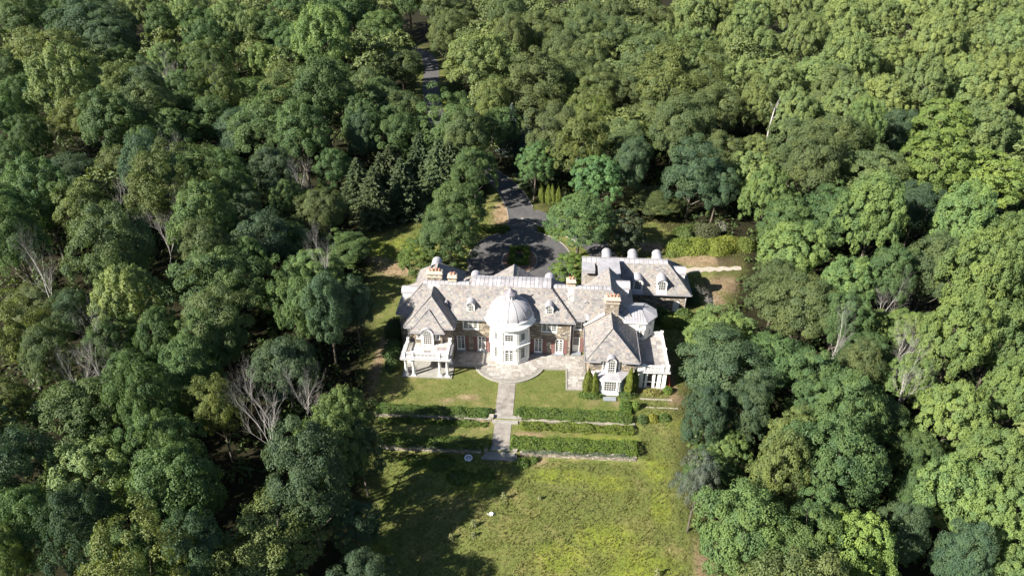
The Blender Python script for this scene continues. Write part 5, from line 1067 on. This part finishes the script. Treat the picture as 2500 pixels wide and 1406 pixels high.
for k,(x,y,rx,ry,h,c) in enumerate(((30.5,33.0,2.8,2.2,2.7,(.150,.195,.040)),(33.5,34.0,3.1,2.4,2.4,(.185,.220,.040)),(36.6,33.6,2.9,2.5,2.9,(.180,.210,.040)),(39.5,35.0,2.8,2.3,2.4,(.195,.210,.042)),(32,38,2.6,2.0,2.6,(.10,.14,.04)),(36,39,3.0,2.2,3.0,(.095,.105,.05)),(28.3,31.5,1.2,1.2,1.1,(.12,.16,.04)),(42.3,34.5,2.2,1.8,2.6,(.14,.175,.04)))):
    shrub('rambling sunlit bush on the bank behind the service wing, %s from the left'%('second','third','fifth','seventh','fourth','sixth','first','eighth')[k],x,y,rx,ry,h,c,70+k,leaf=.15,ragged=.75,group='bushes on the rear bank')
for k,(x,y,s) in enumerate(((-7.5,-22.0,2.2),(-4.8,-24.2,2.0),(-1.6,-23.8,1.6),(-10.6,-21.8,1.6),(2.9,-21.6,1.1),(4.4,-20.9,.8))):
    shrub('weedy green thicket on the rough lawn, %s'%('left of the round basin','in front of the round basin','in front of the wide steps','far left under the wall','at the right foot of the wide steps','under the lower wall right of the steps')[k],x,y,s,s*.7,.5 if k<4 else .8,(.085,.145,.030),80+k,leaf=.12,ragged=.5,cat='weeds',dens=60)
# upright evergreens
for k,(x,y,h,R,lb) in enumerate(((11.6,-8.55,4.6,.72,'outer slim arborvitae left of the bay window'),(12.55,-8.75,4.3,.6,'inner slim arborvitae left of the bay window'),(17.35,-8.35,4.7,.70,'inner slim arborvitae right of the bay window'),(18.0,-7.95,4.3,.58,'outer slim arborvitae right of the bay window'),
   (3.6,52.2,4.6,.75,'first slim arborvitae from the left beside the drive'),(4.9,51.6,4.8,.75,'second slim arborvitae from the left beside the drive'),(6.0,51.2,4.7,.72,'third slim arborvitae from the left beside the drive'),(7.1,50.8,4.5,.72,'fourth slim arborvitae from the left beside the drive'),(9.4,24.6,3.2,.55,'small arborvitae beside the rounded evergreen at the forecourt'))):
    e=make_tree('A',x,y,h,R,k); tag(e,lb,'tree','arborvitae by the bay' if k<4 else 'arborvitae by the drive')
# bare bush
mm=dead_mb(97,3.4,1.2,4,.06); mm2=MB()
k=mm.mesh('branches'); k.materials.append(MATS['dead_wood'])
for i,(x,y,s) in enumerate(((31.3,15.4,1.0),(32.3,14.0,.9),(31.8,12.6,.75),(38.6,38.8,1.0))):
    e=thing('bare_bush',('tallest grey leafless bush at the right end of the service wing','second grey leafless bush right of the service wing','smallest grey leafless bush right of the service wing','grey leafless bush on the rear bank')[i],'shrub',(x,y,float(gz(np.float64(x),np.float64(y)))))
    o=bpy.data.objects.new('branches',k); col.objects.link(o); o.parent=e; e.scale=(s,s,s); e.rotation_euler[2]=i*1.7
# rosette weeds on the rough lawn
def weed(label,x,y,h,seed,color):
    rg=np.random.default_rng(seed); n=70; a=rg.uniform(0,6.28,n); t=rg.uniform(0,1,n); r=(.35*h*(1-t)+.05)*rg.uniform(.5,1.2,n)
    P=np.stack([r*np.cos(a),r*np.sin(a),t*h],1); Nn=unit(np.stack([np.cos(a)*.5,np.sin(a)*.5,1+0*a],1)+rg.normal(0,.3,(n,3))); V,F=leaves(P,Nn,rg,.17,.06,np.stack([np.cos(a),np.sin(a),.2+0*a],1)*2)
    e=thing('tall_weed',label,'weed',(x,y,float(gz(np.float64(x),np.float64(y))))); me=npmesh('leaves',V,F,rg.random(n)); me.materials.append(MATS['leaf']); obj('leaves',me,None,e,color=color,local=True)
    obj('stem',MB().tube([(0,0,-.1),(0,0,h*1.1)],[.03,.012],5),'bark',e,local=True)
for k,(x,y,h,lb) in enumerate(((-2.2,-31.4,1.1,'pale spiky weed nearest the shaded edge of the rough lawn'),(-2.1,-32.7,.8,'short pale weed just below the tallest spiky weed'),(1.0,-27.3,1.3,'tall weed beside the white scrap on the lawn'),(5.4,-27.0,.7,'small pale weed right of the white scrap'),(-4.6,-33.2,.9,'grey weed in the tree shade on the lawn'),(18.6,-36.4,1.2,'pale spiky weed at the lower right of the lawn'),(-8.6,-35.5,.9,'grey weed at the lower left of the lawn'))):
    weed(lb,x,y,h,90+k,(.19,.205,.10))
# low grey plants on top of the lower wall
for k,(x0,x1) in enumerate(((2.9,17.3),(-15.5,-2.7))):
    rg=np.random.default_rng(120+k); n=2600; x=rg.uniform(x0,x1,n); P=np.stack([x,-20.0+rg.normal(0,.16,n),-.46+rg.uniform(0,.34,n)*(.5+.5*np.sin(x*2.1))],1); V,F=leaves(P,unit(rg.normal(size=(n,3))+[0,-.4,.9]),rg,.075,.05)
    me=npmesh('ground_cover_plants',V,F,rg.random(n)); me.materials.append(MATS['leaf']); o=obj('ground_cover_plants',me,None,color=(.125,.155,.115)); o['kind']='stuff'
    o['label']='grey green creeping plants on the lower wall, %s of the steps'%('right' if k==0 else 'left'); o['category']='plants'
# island plant
shrub('small dark plant inside the square hedge ring',-.1,28.8,.8,1.1,.7,(.06,.085,.04),130,ragged=.5)
# woodland understory
def understory():
    rg=np.random.default_rng(5); Ps=[];Ns=[];T_=[]
    X=rg.uniform(-150,150,40000); Y=rg.uniform(-60,170,40000); d=polydist(X,Y,CLEAR); rd=linedist(X,Y,ROAD); k=(d<-1.0)&(rd>5)&(np.abs(X)<60+.75*(Y+60)); X,Y=X[k][:8500],Y[k][:8500]
    n=20; 
    for x,y in zip(X,Y):
        r=rg.uniform(.5,1.7); h=rg.uniform(.4,2.6); dd=unit(rg.normal(size=(n,3))); dd[:,2]=np.abs(dd[:,2]); Ps.append(np.array([x,y,float(gz(np.float64(x),np.float64(y)))])+dd*np.array([r,r,h])); Ns.append(unit(dd+rg.normal(0,.5,(n,3))+[0,0,.4])); T_.append(np.full(n,rg.random()))
    V,F=leaves(np.concatenate(Ps),np.concatenate(Ns),rg,.30,.20); me=npmesh('undergrowth',V,F,np.concatenate(T_)); me.materials.append(MATS['leaf']); o=obj('undergrowth',me,None,color=(.055,.085,.024)); o['kind']='stuff'; o['label']='low leafy undergrowth covering the woodland floor'; o['category']='undergrowth'
understory()
# grass tufts over lawns
def grass():
    rg=np.random.default_rng(8); X=rg.uniform(-34,46,150000); Y=rg.uniform(-46,48,150000)
    d=polydist(X,Y,CLEAR); k=d>-1.5
    def excl(x0,x1,y0,y1): return ~((X>x0)&(X<x1)&(Y>y0)&(Y<y1))
    for b in ((-16.9,-8,-6.9,13),(-9,11.6,-3.9,13),(8.4,19,-8.2,13),(17,23.2,-7.6,13),(11,29,8,30),(-1.4,1.6,-14.2,-7),(-3,2.9,-21.2,-14),(-17.7,17.9,-14.9,-12.4),(-16,17.9,-20.4,-17.6),(-10,10.5,12,39.5),(-4,3.6,39,55),(29,60,24,27.6)): k&=excl(*b)
    k&=~((np.hypot(X-.1,Y+1.6)<5.7)); k&=linedist(X,Y,[(1,46.5),(6,42.6),(12,37.5),(15.5,31),(16,24)])>2.8
    li,di,lu=covermask(X,Y); k&=(rg.random(len(X))>di*.9)&(rg.random(len(X))>li*.7)
    X,Y,lu=X[k],Y[k],lu[k]; n=len(X); rough=(Y<-20.5)|(X>18.5)|(Y>20)
    h=np.where(rough,rg.uniform(.08,.24,n),rg.uniform(.05,.11,n)); Z=gz(X,Y)
    B=[];T_=[]
    for q in range(3):
        a=rg.uniform(0,6.28,n); w=h*.24; lean=h*rg.uniform(.2,.9,n); ox,oy=rg.normal(0,.06,n),rg.normal(0,.06,n)
        b0=np.stack([X+ox-w*np.sin(a),Y+oy+w*np.cos(a),Z-.02],1); b1=np.stack([X+ox+w*np.sin(a),Y+oy-w*np.cos(a),Z-.02],1); tp_=np.stack([X+ox+lean*np.cos(a),Y+oy+lean*np.sin(a),Z+h],1)
        B.append(np.stack([b0,b1,tp_],1)); T_.append(np.clip(.45+.25*np.sin(X*.5+np.sin(Y*.7))+.2*rg.normal(size=n)+.4*lu,0,1))
    V=np.concatenate(B).reshape(-1,3); F=np.arange(len(V)).reshape(-1,3); me=npmesh('grass',V,F,np.concatenate(T_)); me.materials.append(MATS['leaf']); o=obj('grass',me,None,color=(.136,.144,.048)); o['kind']='stuff'; o['label']='short rough grass tufts growing over the lawns'; o['category']='grass'
grass()
# ------------------------------------------------------------ small things on the lawn
B=thing('round_basin','round white rimmed basin lying on the grass left of the wide steps','basin',(-4.0,-20.9,-1.2))
bf=frame(-4.0,-20.9,-1.22); 
obj('rim',MB(bf).lathe([(.34,.14),(.36,.22),(.5,.24),(.54,.16),(.54,-.1)],0,0,24),'white_plastic',B); obj('bowl',MB(bf).lathe([(.0,.10),(.2,.105),(.35,.15)],0,0,24),'bluestone',B)
obj('bowl_mark',MB(bf).add([(.17*math.cos(t)*(1+.35*math.cos(3*t)),.17*math.sin(t)*(1+.35*math.cos(3*t)),.125) for t in [2*PI*i/24 for i in range(24)]],[tuple(range(24))]),'white_plastic',B)
rg=np.random.default_rng(77); gx=[(i/7-.5,j/5-.5) for j in range(6) for i in range(8)]
V=np.array([(-.3+x*.8+.1*math.sin(y*5),-29.6+y*.42,float(gz(np.float64(-.3),np.float64(-29.6)))+.14+.12*math.sin(x*7+y*4)+rg.uniform(-.03,.05)) for x,y in gx]); F=np.array([(j*8+i,j*8+i+1,j*8+i+9,j*8+i+8) for j in range(5) for i in range(7) if not (i in(0,6) and j in(0,4))])
me=npmesh('white_scrap',V,F,None,True); me.materials.append(MATS['white_plastic']); so=bpy.data.objects.new('white_scrap',me); col.objects.link(so); md=so.modifiers.new('thickness','SOLIDIFY'); md.thickness=.02
tag(so,'crumpled white plastic scrap lying on the rough lawn','scrap')
tag(obj('paving_slab',MB(frame(-19.3,42.3,0,12)).box(-1.1,1.1,-.5,.5,-.2,.0),'concrete'),'pale flat stone slab at the rear edge of the left lawn','slab')
